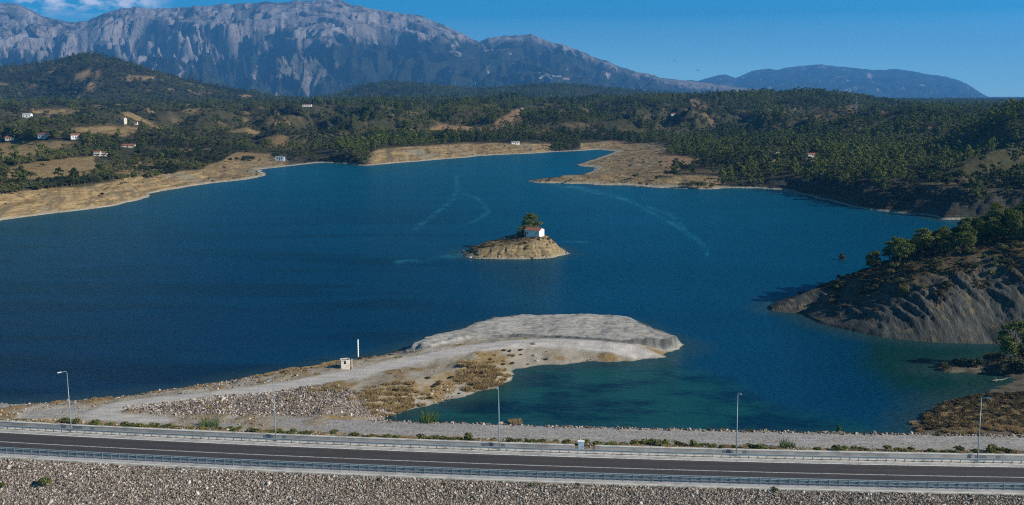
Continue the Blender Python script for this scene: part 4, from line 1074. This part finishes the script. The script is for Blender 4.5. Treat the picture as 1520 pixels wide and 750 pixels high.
k = (mk['dh'] > 4) & (mk['t'] > .35) & (fbm(x / 7, y / 7, 3, 62) + .9 * (mk['t'] - .8) > -.05); ps.append(np.stack([x, y, z], -1)[k]); ss.append(RNG.uniform(.25, .7, k.sum()))
x = RNG.uniform(-35, 5, 300); y = RNG.uniform(190, 235, 300); z, mk = znear(x, y, True)
k = (mk['dp'] > .6) & (mk['dp'] < 9) & (mk['m_track'] < .1) & (sdf(RIP, x, y) < 0) & (fbm(x / 4, y / 4, 3, 63) > 0) & (mk['off'] > 31); ps.append(np.stack([x, y, z], -1)[k]); ss.append(RNG.uniform(.2, .5, k.sum()))
w = np.array(W([(1366, 640), (1375, 612), (1420, 594), (1470, 586), (1540, 586), (1540, 640)])); x = RNG.uniform(w[:, 0].min(), w[:, 0].max(), 1500); y = RNG.uniform(w[:, 1].min(), w[:, 1].max(), 1500); k = sdf(w, x, y) > 0
ps.append(np.stack([x, y, np.maximum(znear(x, y), .02)], -1)[k]); ss.append(RNG.uniform(.2, .5, k.sum()))
ps = np.concatenate(ps); ss = np.concatenate(ss)
scatter('low_scrub', ps, np.stack([ss * 1.2, ss * 1.2, ss * .8], -1), rand_rot(len(ps), .1), SCR, RNG.integers(0, len(SCR), len(ps)))

# ------------------------------------------------------------------ small buildings
def gable_house(name, loc, rz, L, Wd, H, rise, wall, roof, label, cat, wins=(), door=None, group=None, over=.18, detail=True):
    o = empty(name, loc, rz); tag(o, label, cat, group)
    l, w = L / 2, Wd / 2
    mb = MB(); v = [(-l, -w, -.8), (l, -w, -.8), (l, w, -.8), (-l, w, -.8), (-l, -w, H), (l, -w, H), (l, w, H), (-l, w, H), (-l, 0, H + rise), (l, 0, H + rise)]
    mb.v = v; mb.f = [(0, 1, 5, 4), (2, 3, 7, 6), (1, 2, 6, 9, 5), (3, 0, 4, 8, 7), (3, 2, 1, 0)]
    mb.build('wall', wall, o)
    rb = MB(); e = over; dz = rise / w * e
    t = .09
    for sgn in (-1, 1):
        a = [(-l - e, sgn * (w + e), H - dz + .02), (l + e, sgn * (w + e), H - dz + .02), (l + e, 0, H + rise + .02), (-l - e, 0, H + rise + .02)]
        b_ = [(p_[0], p_[1], p_[2] + t) for p_ in a]
        if sgn > 0: a, b_ = a[::-1], b_[::-1]
        rb.face(b_); rb.face(a[::-1])
        for i in range(4): rb.face([a[i], a[(i + 1) % 4], b_[(i + 1) % 4], b_[i]])
    rb.build('roof', roof, o)
    for (side, u, zc, ww, hh) in wins:
        if side == 'f': c_, d_ = (u, -w - .005, zc), (ww, .05, hh)
        elif side == 'b': c_, d_ = (u, w + .005, zc), (ww, .05, hh)
        else: c_, d_ = ((l + .005) * (1 if side == 'r' else -1), u, zc), (.05, ww, hh)
        wn = MB().box(c_, d_).build('window', MT['dark'], o)
        if detail:
            s_ = MB().box((c_[0], c_[1] - (.04 if side == 'f' else 0), zc - hh / 2 - .05), (d_[0] + .16, d_[1] + .08, .07)); s_.build('sill', MT['concrete'], wn)
    if door:
        side, u, ww, hh = door
        if side == 'f': c_, d_ = (u, -w - .006, hh / 2), (ww, .06, hh)
        else: c_, d_ = (l + .006, u, hh / 2), (.06, ww, hh)
        dd = MB().box(c_, d_).build('door', MT['wood'], o)
        if detail: MB().box((c_[0] + (.3 if side == 'f' else .04), c_[1] - (.04 if side == 'f' else -.3), hh * .5), (.06, .06, .06)).build('handle', MT['steel'], dd)
    return o

# chapel on the islet
gable_house('chapel', (8.9, 396.6, 6.42), R(-25), 6.3, 5.0, 2.55, .85, MT['white'], MT['tile'], 'small white chapel with a red tiled roof on the lake islet', 'chapel',
            [('f', -1.9, 1.55, .4, .7), ('f', 1.75, 1.5, .4, .7), ('b', 0, 1.5, .4, .7), ('r', 0, 2.55, .35, .35)], ('f', -2.75, .55, 1.7))
# islet pines
near_pine(8.0, 402.4, 5.9, 1.15, 'tall round pine growing behind the white chapel on the islet', None, 2).scale = (1.35, 1.35, 1.0)
near_pine(3.6, 399.4, 5.3, .78, 'shorter dark pine at the left end of the white chapel on the islet', None, 3)

# roofless hut and gauge staff on the gravel tongue
q = hitn(512, 546); hut = empty('ruined_hut', q, R(14)); hut.scale = (.84, .84, .82); tag(hut, 'small roofless concrete hut with dark window openings on the gravel tongue', 'hut')
HW, HL, HH, TH = 2.1, 1.9, 2.35, .2
def wall_with_hole(a, bq, hole, nm):
    """one wall from a to bq with a window opening (fractions along / heights)"""
    mb = MB(); ax, ay = a; bx, by = bq; L = math.hypot(bx - ax, by - ay); rz = math.atan2(by - ay, bx - ax)
    def seg(u0, u1, z0, z1):
        um = (u0 + u1) / 2
        mb.box((ax + (bx - ax) * um, ay + (by - ay) * um, (z0 + z1) / 2), (L * (u1 - u0), TH, z1 - z0), rz)
    if hole is None: seg(0, 1, -.3, HH)
    else:
        u0, u1, z0, z1 = hole
        seg(0, u0, -.3, HH); seg(u1, 1, -.3, HH); seg(u0, u1, -.3, z0); seg(u0, u1, z1, HH)
    return mb.build('wall', MT['cream'], hut)
a_ = HW / 2; b_ = HL / 2
wall_with_hole((-a_, -b_), (a_, -b_), (.34, .60, 1.2, 2.2), 'f'); wall_with_hole((-a_, b_), (-a_, -b_), (.3, .7, 1.1, 2.2), 'l')
wall_with_hole((a_ + .101, b_), (a_ + .101, -b_ - .05), (.4, .5, 1.0, 2.3), 'r'); wall_with_hole((-a_ + .1, b_ + .0), (a_, b_ + .0), None, 'b')
MB().box((0, 0, .05), (HW - .25, HL - .25, .1)).build('floor_slab', MT['dark'], hut)
MB().box((0, 0, HH - .32), (HW - .25, HL - .25, .06)).build('dark_inset', MT['wood'], hut)  # dark sheet added inside the walls for the dark open top
MB().box((a_ + .75, -b_ + .35, 1.1), (.22, 1.1, 2.6), R(-6), .8).build('broken_buttress', MT['cream'], hut)
q = hitn(532, 527); q[2] -= .1
gs = tag(empty('gauge_staff', q, R(38)), 'tall black and white striped water gauge staff on the lake side of the gravel tongue', 'gauge staff')
MB().box((0, 0, 2.3), (.27, .12, 4.7)).build('board', MT['white'], gs)
MB().box((.0, .12, 2.0), (.09, .09, 4.2)).build('support_post', MT['steel_dark'], gs)
for k in range(11): MB().box((.07 if k % 2 else -.07, -.065, .45 + k * .40), (.10, .012, .16)).build('mark', MT['dark'], gs)
# marker posts on the berm
for (px, py, lab) in ((960, 656, 'short grey marker post on the gravel berm behind the long right parapet'), (861, 652, 'short grey marker post on the gravel berm just behind the pale blue cabinet')):
    q = P(px, py + 6, 2.7); q[2] = znear(q[0:1], q[1:2])[0]
    o = tag(empty('marker_post', q), lab, 'post'); MB().tube([(0, 0, -.2), (0, 0, 1.15)], .09, 7).build('shaft', MT['concrete_grey'], o); MB().tube([(0, 0, 1.151), (0, 0, 1.25)], [.11, .07], 7).build('cap', MT['steel_dark'], o)
# islet of brown dead bush in the lake
q = P(1250, 386, 0); sk = tag(empty('drowned_bush', (q[0], q[1], 0)), 'reddish brown half drowned bush standing in the lake off the headland', 'bush')
link('foliage', np_mesh('foliage', *leaf_cloud([(0, 0, .9, 1.1, 1.0, .9), (.4, 0, .5, 1.2, .8, .6), (-.2, .2, 1.9, .6, .5, .7)], 420, .4, 77)), MT['scrub'], sk)
MB().tube([(-.6, 0, -.8), (-.2, 0, .6), (0, 0, 2.2)], [.16, .1, .04], 6).tube([(.7, 0, -.8), (.5, .1, .5), (.9, .1, 1.2)], [.12, .08, .03], 6).build('branches', MT['bark'], sk)

# houses of the far shore; walls face the lake
def W2(w, rows, cols, L):
    return [('f', -L / 2 + (c_ + .5) * L / cols, 1.5 + 2.8 * r_, 1.0, 1.2) for r_ in range(rows) for c_ in range(cols)]
HOUSES = [  # px, py of its foot, length, width, wall height, rise, rotation, wall, roof, label
    (145, 232, 7.5, 6, 4.6, .8, 8, 'cream', 'tile', 'cream house at the top edge of the tan field above the left shore'),
    (155, 232, 6.5, 6, 4.0, .7, 8, 'white', 'tile', 'white house with a red roof right beside the cream house above the tan field'),
    (184, 184, 9, 8, 9.5, 1.6, -20, 'cream', 'tile', 'tall cream house of several storeys standing alone on the upper left slope'),
    (202, 185, 7, 6, 3.4, 1.2, 5, 'white', 'tile', 'small white house right of the tall cream house'),
    (190, 219, 21, 6, 2.8, 1.2, 4, 'cream', 'tile', 'long low farm building with red roofs among olive trees'),
    (112, 206, 13, 8, 4.4, 1.6, 25, 'white', 'tile', 'white house right of the dark trees at the back of the yellow fields'),
    (65, 205, 14, 8, 4.6, 1.5, -10, 'white', 'tile', 'white house half hidden by tall dark trees behind the yellow fields'),
    (16, 208, 14, 8, 3.2, 1.5, 5, 'cream', 'tile', 'low house with a red roof near the left edge of the photo'),
    (41, 174, 16, 10, 4.5, 1.2, 5, 'white', 'concrete', 'pale barn with a white roof among dark trees far to the left'),
    (456, 158, 24, 9, 3.6, 1.2, 3, 'white', 'tile', 'long white building far away on the valley floor below the mountains'),
    (775, 164, 9, 7, 4, 1.4, 10, 'white', 'tile', 'tiny white hut at the top of the bare strip on the wooded hill'),
    (765, 214, 14, 6, 2.6, .6, 10, 'white', 'concrete', 'small white shed on the tan beach of the far shore'),
    (416, 238, 12, 8, 3.4, .8, 0, 'blue_panel', 'steel', 'pale blue shed in the dark trees at the head of the left cove'),
    (1000, 172, 13, 8, 3.4, 1.3, 5, 'white', 'tile', 'small white house in the dark pine woods of the middle hill'),
]
HP = []
for (px, py, L, w_, H_, rs, rz, wl, rf, lab) in HOUSES:
    q = hit(px, py); L *= .64; w_ *= .75; H_ *= .75; HP.append((q, L))
    gable_house('house', q, R(rz), L, w_, H_, rs, MT[wl], MT[rf], lab, 'house', W2(0, max(1, int(H_ // 2.9)), max(2, int(L / 3.4)), L), ('f', 0.1, 1.0, 2.1), over=.3, detail=False)
# grey ruin of two slabs on the right wooded shore
q = hit(1151, 234); HP.append((q, 12)); ru = tag(empty('concrete_ruin', q, R(20)), 'unfinished pale concrete tower in the pine wood of the right shore', 'ruin'); ru.scale = (.62, .62, .62)
MB().box((0, 0, 3.4), (6, 4.5, 7.6)).build('shell', MT['concrete_grey'], ru); MB().box((4.2, 0, 4.2), (1.6, 4.2, 9.2)).build('slab', MT['concrete'], ru)
for u in (-1.8, .2, 2.0): MB().box((u, -2.255, 4.6), (1.1, .06, 1.5)).build('window', MT['dark'], ru)
q = hit(1204, 233); HP.append((q, 10)); gable_house('house', q, R(12), 7, 4, 2.1, .9, MT['cream'], MT['tile'], 'low building with an orange roof in the dark trees of the right shore', 'house', W2(0, 1, 3, 13), None, over=.3, detail=False)
# village on the mountain flank
KK, DD, MZ, kk, zz = MG1
def hitm(px, py):
    k = kray(px, py); i = int(np.argmin(abs(KK[0] - k))); col = MZ[:, i]; D = DD[:, i]
    j = int(np.argmax(col >= zray(py, D))); return np.array((k * D[j], D[j], col[j]))
vm = MB(); vm.v = [tuple(1.5 * c_ for c_ in q_) for q_ in [(-9, -6, -3), (9, -6, -3), (9, 6, -3), (-9, 6, -3), (-9, -6, 8), (9, -6, 8), (9, 6, 8), (-9, 6, 8), (-9, 0, 11), (9, 0, 11)]]
vm.f = [(0, 1, 5, 4), (2, 3, 7, 6), (1, 2, 6, 9, 5), (3, 0, 4, 8, 7), (4, 5, 9, 8), (6, 7, 8, 9)]
vme = vm.mesh('village_house'); vme.materials.append(MT['concrete_grey'])
for i in range(34):
    px = random.uniform(800, 834); py = 117 + (px - 817) * .1 + random.uniform(-3.5, 3)
    q = hitm(px, py)
    o = link('village_house', vme, loc=tuple(q)); o.rotation_euler.z = random.uniform(-.6, .6); s = random.uniform(.4, .8); o.scale = (s, s, s)
    tag(o, 'tiny pale house in the village far up on the dark mountain flank', 'house', 'houses of the mountain village')

# power pylon on the wooded ridge
q = hit(1270, 177); py_ = tag(empty('power_pylon', q), 'faint steel lattice pylon on the wooded hillside right of the middle hill', 'pylon')
for sx in (-1, 1):
    for sy in (-1, 1): MB().tube([(sx * 2.6, sy * 2.6, -1), (sx * .6, sy * .6, 24), (0, 0, 31)], [.16, .12, .08], 4).build('leg', MT['steel_dark'], py_)
for z_, w_ in ((19, 6.5), (23, 5.5), (27, 4)): MB().box((0, 0, z_), (w_ * 2, .35, .3)).build('crossarm', MT['steel_dark'], py_)
br = MB()
for i in range(7):
    z0, z1 = i * 3.2, i * 3.2 + 3.2; r0, r1 = 2.6 - i * .27, 2.6 - (i + 1) * .27
    br.tube([(-r0, -r0, z0), (r1, -r1, z1)], .07, 4).tube([(r0, -r0, z0), (-r1, -r1, z1)], .07, 4).tube([(-r0, r0, z0), (r1, r1, z1)], .07, 4)
br.build('bracing', MT['steel_dark'], py_)

# birds
def bird(px, py, D, span, roll, yaw, lab):
    q = np.array((kray(px, py) * D, D, zray(py, D)))
    h = span / 2
    v = [(0, .22, 0), (.05, 0, .03), (0, -.28, 0), (-.05, 0, .03), (0, 0, -.04), (h * .45, .06, .10), (h, -.10, .03), (h * .42, -.09, .09), (-h * .45, .06, .10), (-h, -.10, .03), (-h * .42, -.09, .09), (.06, -.36, 0), (-.06, -.36, 0), (0, .30, -.01)]
    f = [(0, 3, 1), (3, 2, 1), (0, 1, 4), (1, 2, 4), (2, 3, 4), (3, 0, 4), (1, 0, 5, 7), (7, 5, 6), (0, 3, 10, 8), (8, 10, 9), (2, 11, 12), (0, 13, 4)]
    me = bpy.data.meshes.new('bird'); me.from_pydata(v, [], f); o = link('bird', me, MT['black'], loc=tuple(q)); o.rotation_euler = (0, roll, yaw)
    o.modifiers.new('thickness', 'SOLIDIFY').thickness = .015
    tag(o, lab, 'bird')
bird(1107, 141, 120, .85, R(80), R(20), 'dark bird flying with raised wing low before the wooded ridge')
bird(1001, 90.5, 170, .75, R(20), R(10), 'tiny dark bird gliding high in the sky, the left and upper of two')
bird(1036, 105, 170, .75, R(22), R(10), 'tiny dark bird gliding in the sky, the right and lower of two')

# ------------------------------------------------------------------ woods
def mid_tree(name, kind, seed):
    r = random.Random(seed)
    if kind == 'pine':
        h, w = 9.5, 6.0; lb = pine_lobes(seed, h, w, 7, .25); me = leaf_cloud(lb, 300, .85, seed, .8)
    else:
        h, w = 5.6, 6.6; lb = [(r.uniform(-.28, .28) * w, r.uniform(-.28, .28) * w, h * r.uniform(.42, .7), w * .28, w * .28, h * .28) for _ in range(6)]; me = leaf_cloud(lb, 280, .78, seed, .9)
    o = empty(name, (0, 0, 0)) if False else None
    V, Fq = me
    tb = trunk_mb(h, .22, lb, seed, None, 3)
    mesh = bpy.data.meshes.new(name)
    nv = len(V); fs = [tuple(int(i) for i in q_) for q_ in Fq] + [tuple(i + nv for i in q_) for q_ in tb.f]
    mesh.from_pydata([tuple(map(float, v)) for v in V] + tb.v, [], fs)
    mesh.materials.append(MT['pine' if kind == 'pine' else 'broad']); mesh.materials.append(MT['bark'])
    mi = np.zeros(len(fs), np.int32); mi[len(Fq):] = 1; mesh.polygons.foreach_set('material_index', mi); mesh.update()
    return mesh
PM = [mid_tree('pine_tree', 'pine', 200 + i) for i in range(4)]
BMs = [mid_tree('broadleaf_tree', 'broad', 300 + i) for i in range(4)]

def sample(n, da, db):
    D = np.sqrt(RNG.uniform(da ** 2, db ** 2, n)); k = RNG.uniform(-.66, .66, n)
    z, d, t, n1, n0 = zfar(k, D, True); x = k * D
    b = bare_mask(x, D, z, d, t, n1)
    return x, D, z, d, t, n1, n0, b, k
rows = []
for (da, db, n, sc0) in ((430, 1500, 36000, .72), (1500, 3000, 74000, .95), (3000, 6200, 95000, 1.35)):
    x, D, z, d, t, n1, n0, b, k = sample(n, da, db)
    left = np.interp(k, [kx(440), kx(560)], [1, 0])                       # more broadleaf scrub on the left
    op = fbm(x / 35, D / 35, 3, 401) + .5 * n0
    keep = (d > 6) & (RNG.uniform(size=n) > b * 1.02) & (op > -.55 - .0 * left) & (t >= .9)
    keep |= (d > 2) & (k > kx(1066)) & (t > np.interp(k, [kx(1150), kx(1220)], [.1, .5]))
    keep |= (d > 2) & (((k > kx(432)) & (k < kx(548)) & (D < 1200)) | ((k > kx(818)) & (k < kx(860)) & (D > 960) & (D < 1300))) & (RNG.uniform(size=n) < .8)
    cop = (n0 > .15) & (D < 1400) & (left > .5)
    keep &= ~((left > .5) & (D < 2000) & ((op < -.24) | (RNG.uniform(size=n) < .16)))
    gap = fbm(x / 60 + 9, D / 38, 3, 411)
    keep &= ~((left <= .5) & (D < 2200) & (((gap < -.34) & (RNG.uniform(size=n) < .9)) | (RNG.uniform(size=n) < .08)))
    pine = RNG.uniform(size=n) < np.where(left > .5, .18, np.clip(.80 + .8 * fbm(x / 90, D / 90, 2, 415), .35, 1))
    s = sc0 * RNG.lognormal(0, .34, n) * np.where(pine, 1.0, .85)
    s = np.minimum(s * np.where((left > .5) & (D < 1500), .90, 1.), sc0 * 1.55)
    rows.append(np.stack([x, D, z, s, pine, k, left, b], -1)[keep])
n = 9000
D = np.sqrt(RNG.uniform(430 ** 2, 1250 ** 2, n)); k = RNG.uniform(-.6, .6, n); z, d, t, n1, n0 = zfar(k, D, True)
kp = (d > 2) & (t < .98) & (fbm(k * D / 14, D / 14, 3, 831) > .18) & (RNG.uniform(size=n) < .5)
rows.append(np.stack([k * D, D, z, RNG.uniform(.12, .34, n), 0 * D, k, 0 * D + 5, 0 * D], -1)[kp])
T = np.concatenate(rows)
# scattered trees in the open fields, hedge on the left cliff edge, olive grove (all standing where the photograph has them)
ex = []
def addrow(pts, cnt, s0, s1, pine=0, jit=2.0):
    for _ in range(cnt):
        f = random.uniform(0, len(pts) - 1.001); i = int(f); f -= i
        px = pts[i][0] * (1 - f) + pts[i + 1][0] * f + random.gauss(0, jit); py = pts[i][1] * (1 - f) + pts[i + 1][1] * f + random.gauss(0, jit * .3)
        q = hit(px, py, None, 420, 1500, 900)
        ex.append((q[0], q[1], q[2], random.uniform(s0, s1), pine, q[0] / q[1], 2, 0))
addrow([(-20, 292), (30, 285), (80, 279), (110, 274), (142, 272)], 46, .62, .95, 0, 1.5)
addrow([(-20, 288), (60, 279), (142, 269)], 26, .6, .9, 0, 1.5)
addrow([(0, 272), (8, 262), (4, 255)], 10, .7, 1.0); addrow([(12, 246), (30, 243), (55, 239)], 14, .5, .8); addrow([(62, 240), (90, 236), (112, 232), (140, 228)], 26, .7, 1.05)
addrow([(145, 266), (165, 268), (190, 266), (230, 262), (265, 256)], 44, .6, .9, 0, 3); addrow([(145, 256), (180, 254), (220, 254), (270, 250)], 50, .6, .9, 0, 4)
addrow([(145, 246), (200, 246), (260, 244), (330, 240), (375, 238)], 60, .5, .85, 0, 4); addrow([(140, 262), (160, 258), (150, 250)], 16, .55, .8, 0, 3)
addrow([(20, 206), (60, 206), (100, 206)], 22, .8, 1.2, 1, 2); addrow([(130, 206), (150, 212), (180, 214)], 26, .8, 1.2, 0, 3)
for (px, py, s) in ((64, 248, .62), (86, 258, .62), (13, 213, .7), (36, 214, .7), (53, 214, .7), (73, 217, .6), (95, 219, .7), (20, 221, .4), (44, 221, .4), (58, 222, .4), (152, 291, .5), (115, 213, .5)):
    q = hit(px, py, None, 420, 1500, 1200); ex.append((q[0], q[1], q[2], s, 0, q[0] / q[1], 3, 0))
for (px, py, s) in ((848, 269, .35), (818, 266, .35), (840, 272, .3), (795, 269, .3), (815, 268.5, .3), (942, 265, .8), (955, 243, .55), (980, 244, .6), (935, 248, .4), (990, 262, .8), (1000, 262, .9), (1015, 255, .9), (975, 268, .5), (950, 276, .5), (960, 277, .5), (1012, 279, .8), (1022, 279, .9), (1035, 279, .9), (1045, 280, .8), (1056, 279.5, .6), (1028, 277, .8), (1010, 250, .9), (1030, 246, .9)):
    q = hit(px, py, None, 420, 1500, 1200); ex.append((q[0], q[1], q[2], s, 0, q[0] / q[1], 4, 0))
T = np.concatenate([T, np.array(ex)])
# keep sight of the houses
keep = np.ones(len(T), bool); tpx, tpy = project(T[:, 0], T[:, 1], T[:, 2] + 2)
for q, L in HP:
    hx, hy = project(*q); hw = 1500 * L / 2 / q[1] + 1.5
    keep &= ~((np.abs(tpx - hx) < hw) & (T[:, 1] < q[1] + 6) & (tpy - hy < 1500 * 8 / q[1]) & (tpy > hy - 3))
T = T[keep]
infr = (np.abs(T[:, 5]) < .515)
tid = np.arange(len(T)); nearest = tid[infr][np.argsort(T[infr, 1])]
pid = [i for i in nearest if T[i, 4] > .5][:182]; bid = [i for i in nearest if T[i, 4] < .5]
bid = ([i for i in bid if T[i, 6] >= 2 and T[i, 6] < 5] + [i for i in bid if T[i, 6] < 2 or T[i, 6] == 5])[:298]
solo = np.zeros(len(T), bool)
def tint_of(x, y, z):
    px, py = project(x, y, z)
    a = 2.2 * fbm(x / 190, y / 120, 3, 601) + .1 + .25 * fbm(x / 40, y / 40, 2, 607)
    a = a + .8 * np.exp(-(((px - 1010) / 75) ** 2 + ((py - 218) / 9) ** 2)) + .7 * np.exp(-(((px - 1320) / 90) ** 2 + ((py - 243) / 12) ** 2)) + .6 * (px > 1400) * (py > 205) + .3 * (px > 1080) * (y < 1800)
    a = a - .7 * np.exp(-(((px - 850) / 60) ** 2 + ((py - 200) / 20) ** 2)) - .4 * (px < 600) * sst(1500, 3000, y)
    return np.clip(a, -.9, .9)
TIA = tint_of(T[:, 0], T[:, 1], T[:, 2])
SRC = {'pine': {}, 'broad': {}}
def lab_for(i, kind):
    x, D, k, zone = T[i, 0], T[i, 1], T[i, 5], T[i, 6]
    px, py = project(x, D, T[i, 2])
    if kind == 'broad':
        if zone == 3: return 'round dark tree standing alone in the dry tan fields of the left shore', 'lone trees in the left fields'
        if zone == 2: return 'round dark tree in the hedges and olive grove above the left shore', 'trees of the hedges and grove above the left shore'
        if zone == 5: return 'small dark shrub on the bare eroded bank at the lake edge', 'shrubs on the bare lake banks'
        if zone == 4: return 'round dark tree or bush on the bare tan promontory', 'trees on the tan promontory'
        if k < kx(600): return 'round broadleaf tree of the scrubland behind the left shore', 'broadleaf trees behind the left shore'
        return 'round broadleaf tree among the pines of the right bank', 'broadleaf trees of the right bank'
    if k < kx(600): return 'tall dark pine among the fields and houses of the left shore', 'pines of the left shore'
    return 'dense green pine in the wood on the right bank behind the headland', 'pines of the wood on the right bank'
for kind, ids, meshes, nm, cat in (('pine', pid, PM, 'pine_tree', 'pine tree'), ('broad', bid, BMs, 'broadleaf_tree', 'tree')):
    for i in ids:
        solo[i] = True; v = random.randrange(4)
        o = bpy.data.objects.new(nm, meshes[v]); COL.objects.link(o)
        s = T[i, 3]; o.location = (T[i, 0], T[i, 1], T[i, 2] - .3); o.rotation_euler.z = random.uniform(0, 6.28); o.scale = (s, s, s * random.uniform(.9, 1.2))
        o['tint'] = float(TIA[i]); lb_, gp = lab_for(i, kind); tag(o, lb_, cat, gp); SRC[kind].setdefault(v, o)
TS = T[~solo]; n = len(TS); TI = tint_of(TS[:, 0], TS[:, 1], TS[:, 2])
rot = np.stack([np.zeros(n), np.zeros(n), RNG.uniform(0, 6.28, n)], -1)
pts = TS[:, :3] - np.array((0, 0, .3)); sc = np.stack([TS[:, 3], TS[:, 3], TS[:, 3] * RNG.uniform(.85, 1.25, n)], -1)
pm = TS[:, 4] > .5
scatter('pine_forest', pts[pm], sc[pm], rot[pm], [SRC['pine'][v] for v in range(4)], RNG.integers(0, 4, pm.sum()), tint=TI[pm])
scatter('broadleaf_woodland', pts[~pm], sc[~pm], rot[~pm], [SRC['broad'][v] for v in range(4)], RNG.integers(0, 4, (~pm).sum()), tint=TI[~pm])
print('trees', len(T), 'pines', pm.sum())

# ------------------------------------------------------------------ haze
hz = MB().box((0, 12900, 735), (52000, 26000, 1530)).mesh('haze')
m = bpy.data.materials.new('haze_air'); m.use_nodes = True; nt = m.node_tree; nt.nodes.remove(nt.nodes['Principled BSDF'])
pv = nd(nt, 'ShaderNodeVolumePrincipled', {'Color': (.13, .45, 1.0, 1), 'Density': 6.0e-5, 'Anisotropy': .1})
nt.links.new(pv.outputs[0], nt.nodes['Material Output'].inputs['Volume'])
tag(link('haze', hz, m), kind='stuff')

# ------------------------------------------------------------------ sky and sun
EL, AZ = R(27), R(110)            # from the right, a little behind the camera
w = bpy.data.worlds.new('World'); SC.world = w; w.use_nodes = True
nt = w.node_tree; bg = nt.nodes['Background']
tc = nt.nodes.new('ShaderNodeTexCoord').outputs['Generated']
sp = nd(nt, 'ShaderNodeSeparateXYZ', {0: tc})
zup = math_(nt, 'ADD', math_(nt, 'MULTIPLY', math_(nt, 'MAXIMUM', sp.outputs[2], 0.), 5.4), .085)
vec = nd(nt, 'ShaderNodeCombineXYZ', {0: sp.outputs[0], 1: sp.outputs[1], 2: zup}).outputs[0]
vec = nd(nt, 'ShaderNodeVectorMath', {0: vec}, operation='NORMALIZE').outputs[0]
sky = nd(nt, 'ShaderNodeTexSky', {'Vector': vec}, sky_type='NISHITA', sun_disc=False, sun_elevation=EL, sun_rotation=AZ, altitude=200, air_density=1.0, dust_density=.4, ozone_density=2.5)
hs = nd(nt, 'ShaderNodeHueSaturation', {'Hue': .474, 'Saturation': 1.85, 'Value': 2.6, 'Color': sky.outputs[0]}).outputs[0]
hs = mix(nt, rng_(nt, sp.outputs[2], .10, .5, 0., .82), hs, (.0, .02, .08))
hs = mix(nt, rng_(nt, sp.outputs[2], .0, .075, .9, 0.), hs, (6.5, 12.5, 14.5))
# cumulus over the left end of the range
inv = math_(nt, 'DIVIDE', 1., math_(nt, 'MAXIMUM', sp.outputs[1], .05))
cu, cv = math_(nt, 'MULTIPLY', sp.outputs[0], inv), math_(nt, 'MULTIPLY', sp.outputs[2], inv)
cvec = nd(nt, 'ShaderNodeCombineXYZ', {0: math_(nt, 'MULTIPLY', cu, 1.), 1: math_(nt, 'MULTIPLY', cv, 2.2), 2: 0.}).outputs[0]
cn = noise(nt, cvec, 30., 7., .58)
msk = math_(nt, 'MULTIPLY', rng_(nt, cu, -.325, -.36), math_(nt, 'MULTIPLY', rng_(nt, cv, .072, .086), rng_(nt, cu, -.56, -.50)))
cm = math_(nt, 'MULTIPLY', rng_(nt, cn, .42, .56), msk)
skyc = mix(nt, cm, hs, (10.5, 11., 13.))
nt.links.new(skyc, bg.inputs['Color']); bg.inputs['Strength'].default_value = .078
su = bpy.data.lights.new('sun', 'SUN'); su.energy = 5.0; su.angle = R(.53); su.color = (1, .93, .83)
so = bpy.data.objects.new('sun', su); COL.objects.link(so); so.location = (300, -50, 300)
dirv = Vector((math.sin(AZ) * math.cos(EL), math.cos(AZ) * math.cos(EL), math.sin(EL)))
so.rotation_euler = dirv.to_track_quat('Z', 'Y').to_euler()

SC.view_settings.view_transform = 'Standard'; SC.view_settings.look = 'None'; SC.view_settings.gamma = 1; SC.view_settings.exposure = 0.3
SC.render.engine = 'CYCLES'
SC.cycles.use_denoising = False
SC.cycles.pixel_filter_type = 'BLACKMAN_HARRIS'; SC.cycles.filter_width = 1.15
SC.cycles.max_bounces = 5; SC.cycles.diffuse_bounces = 2; SC.cycles.glossy_bounces = 2; SC.cycles.transmission_bounces = 2; SC.cycles.volume_bounces = 0; SC.cycles.transparent_max_bounces = 4
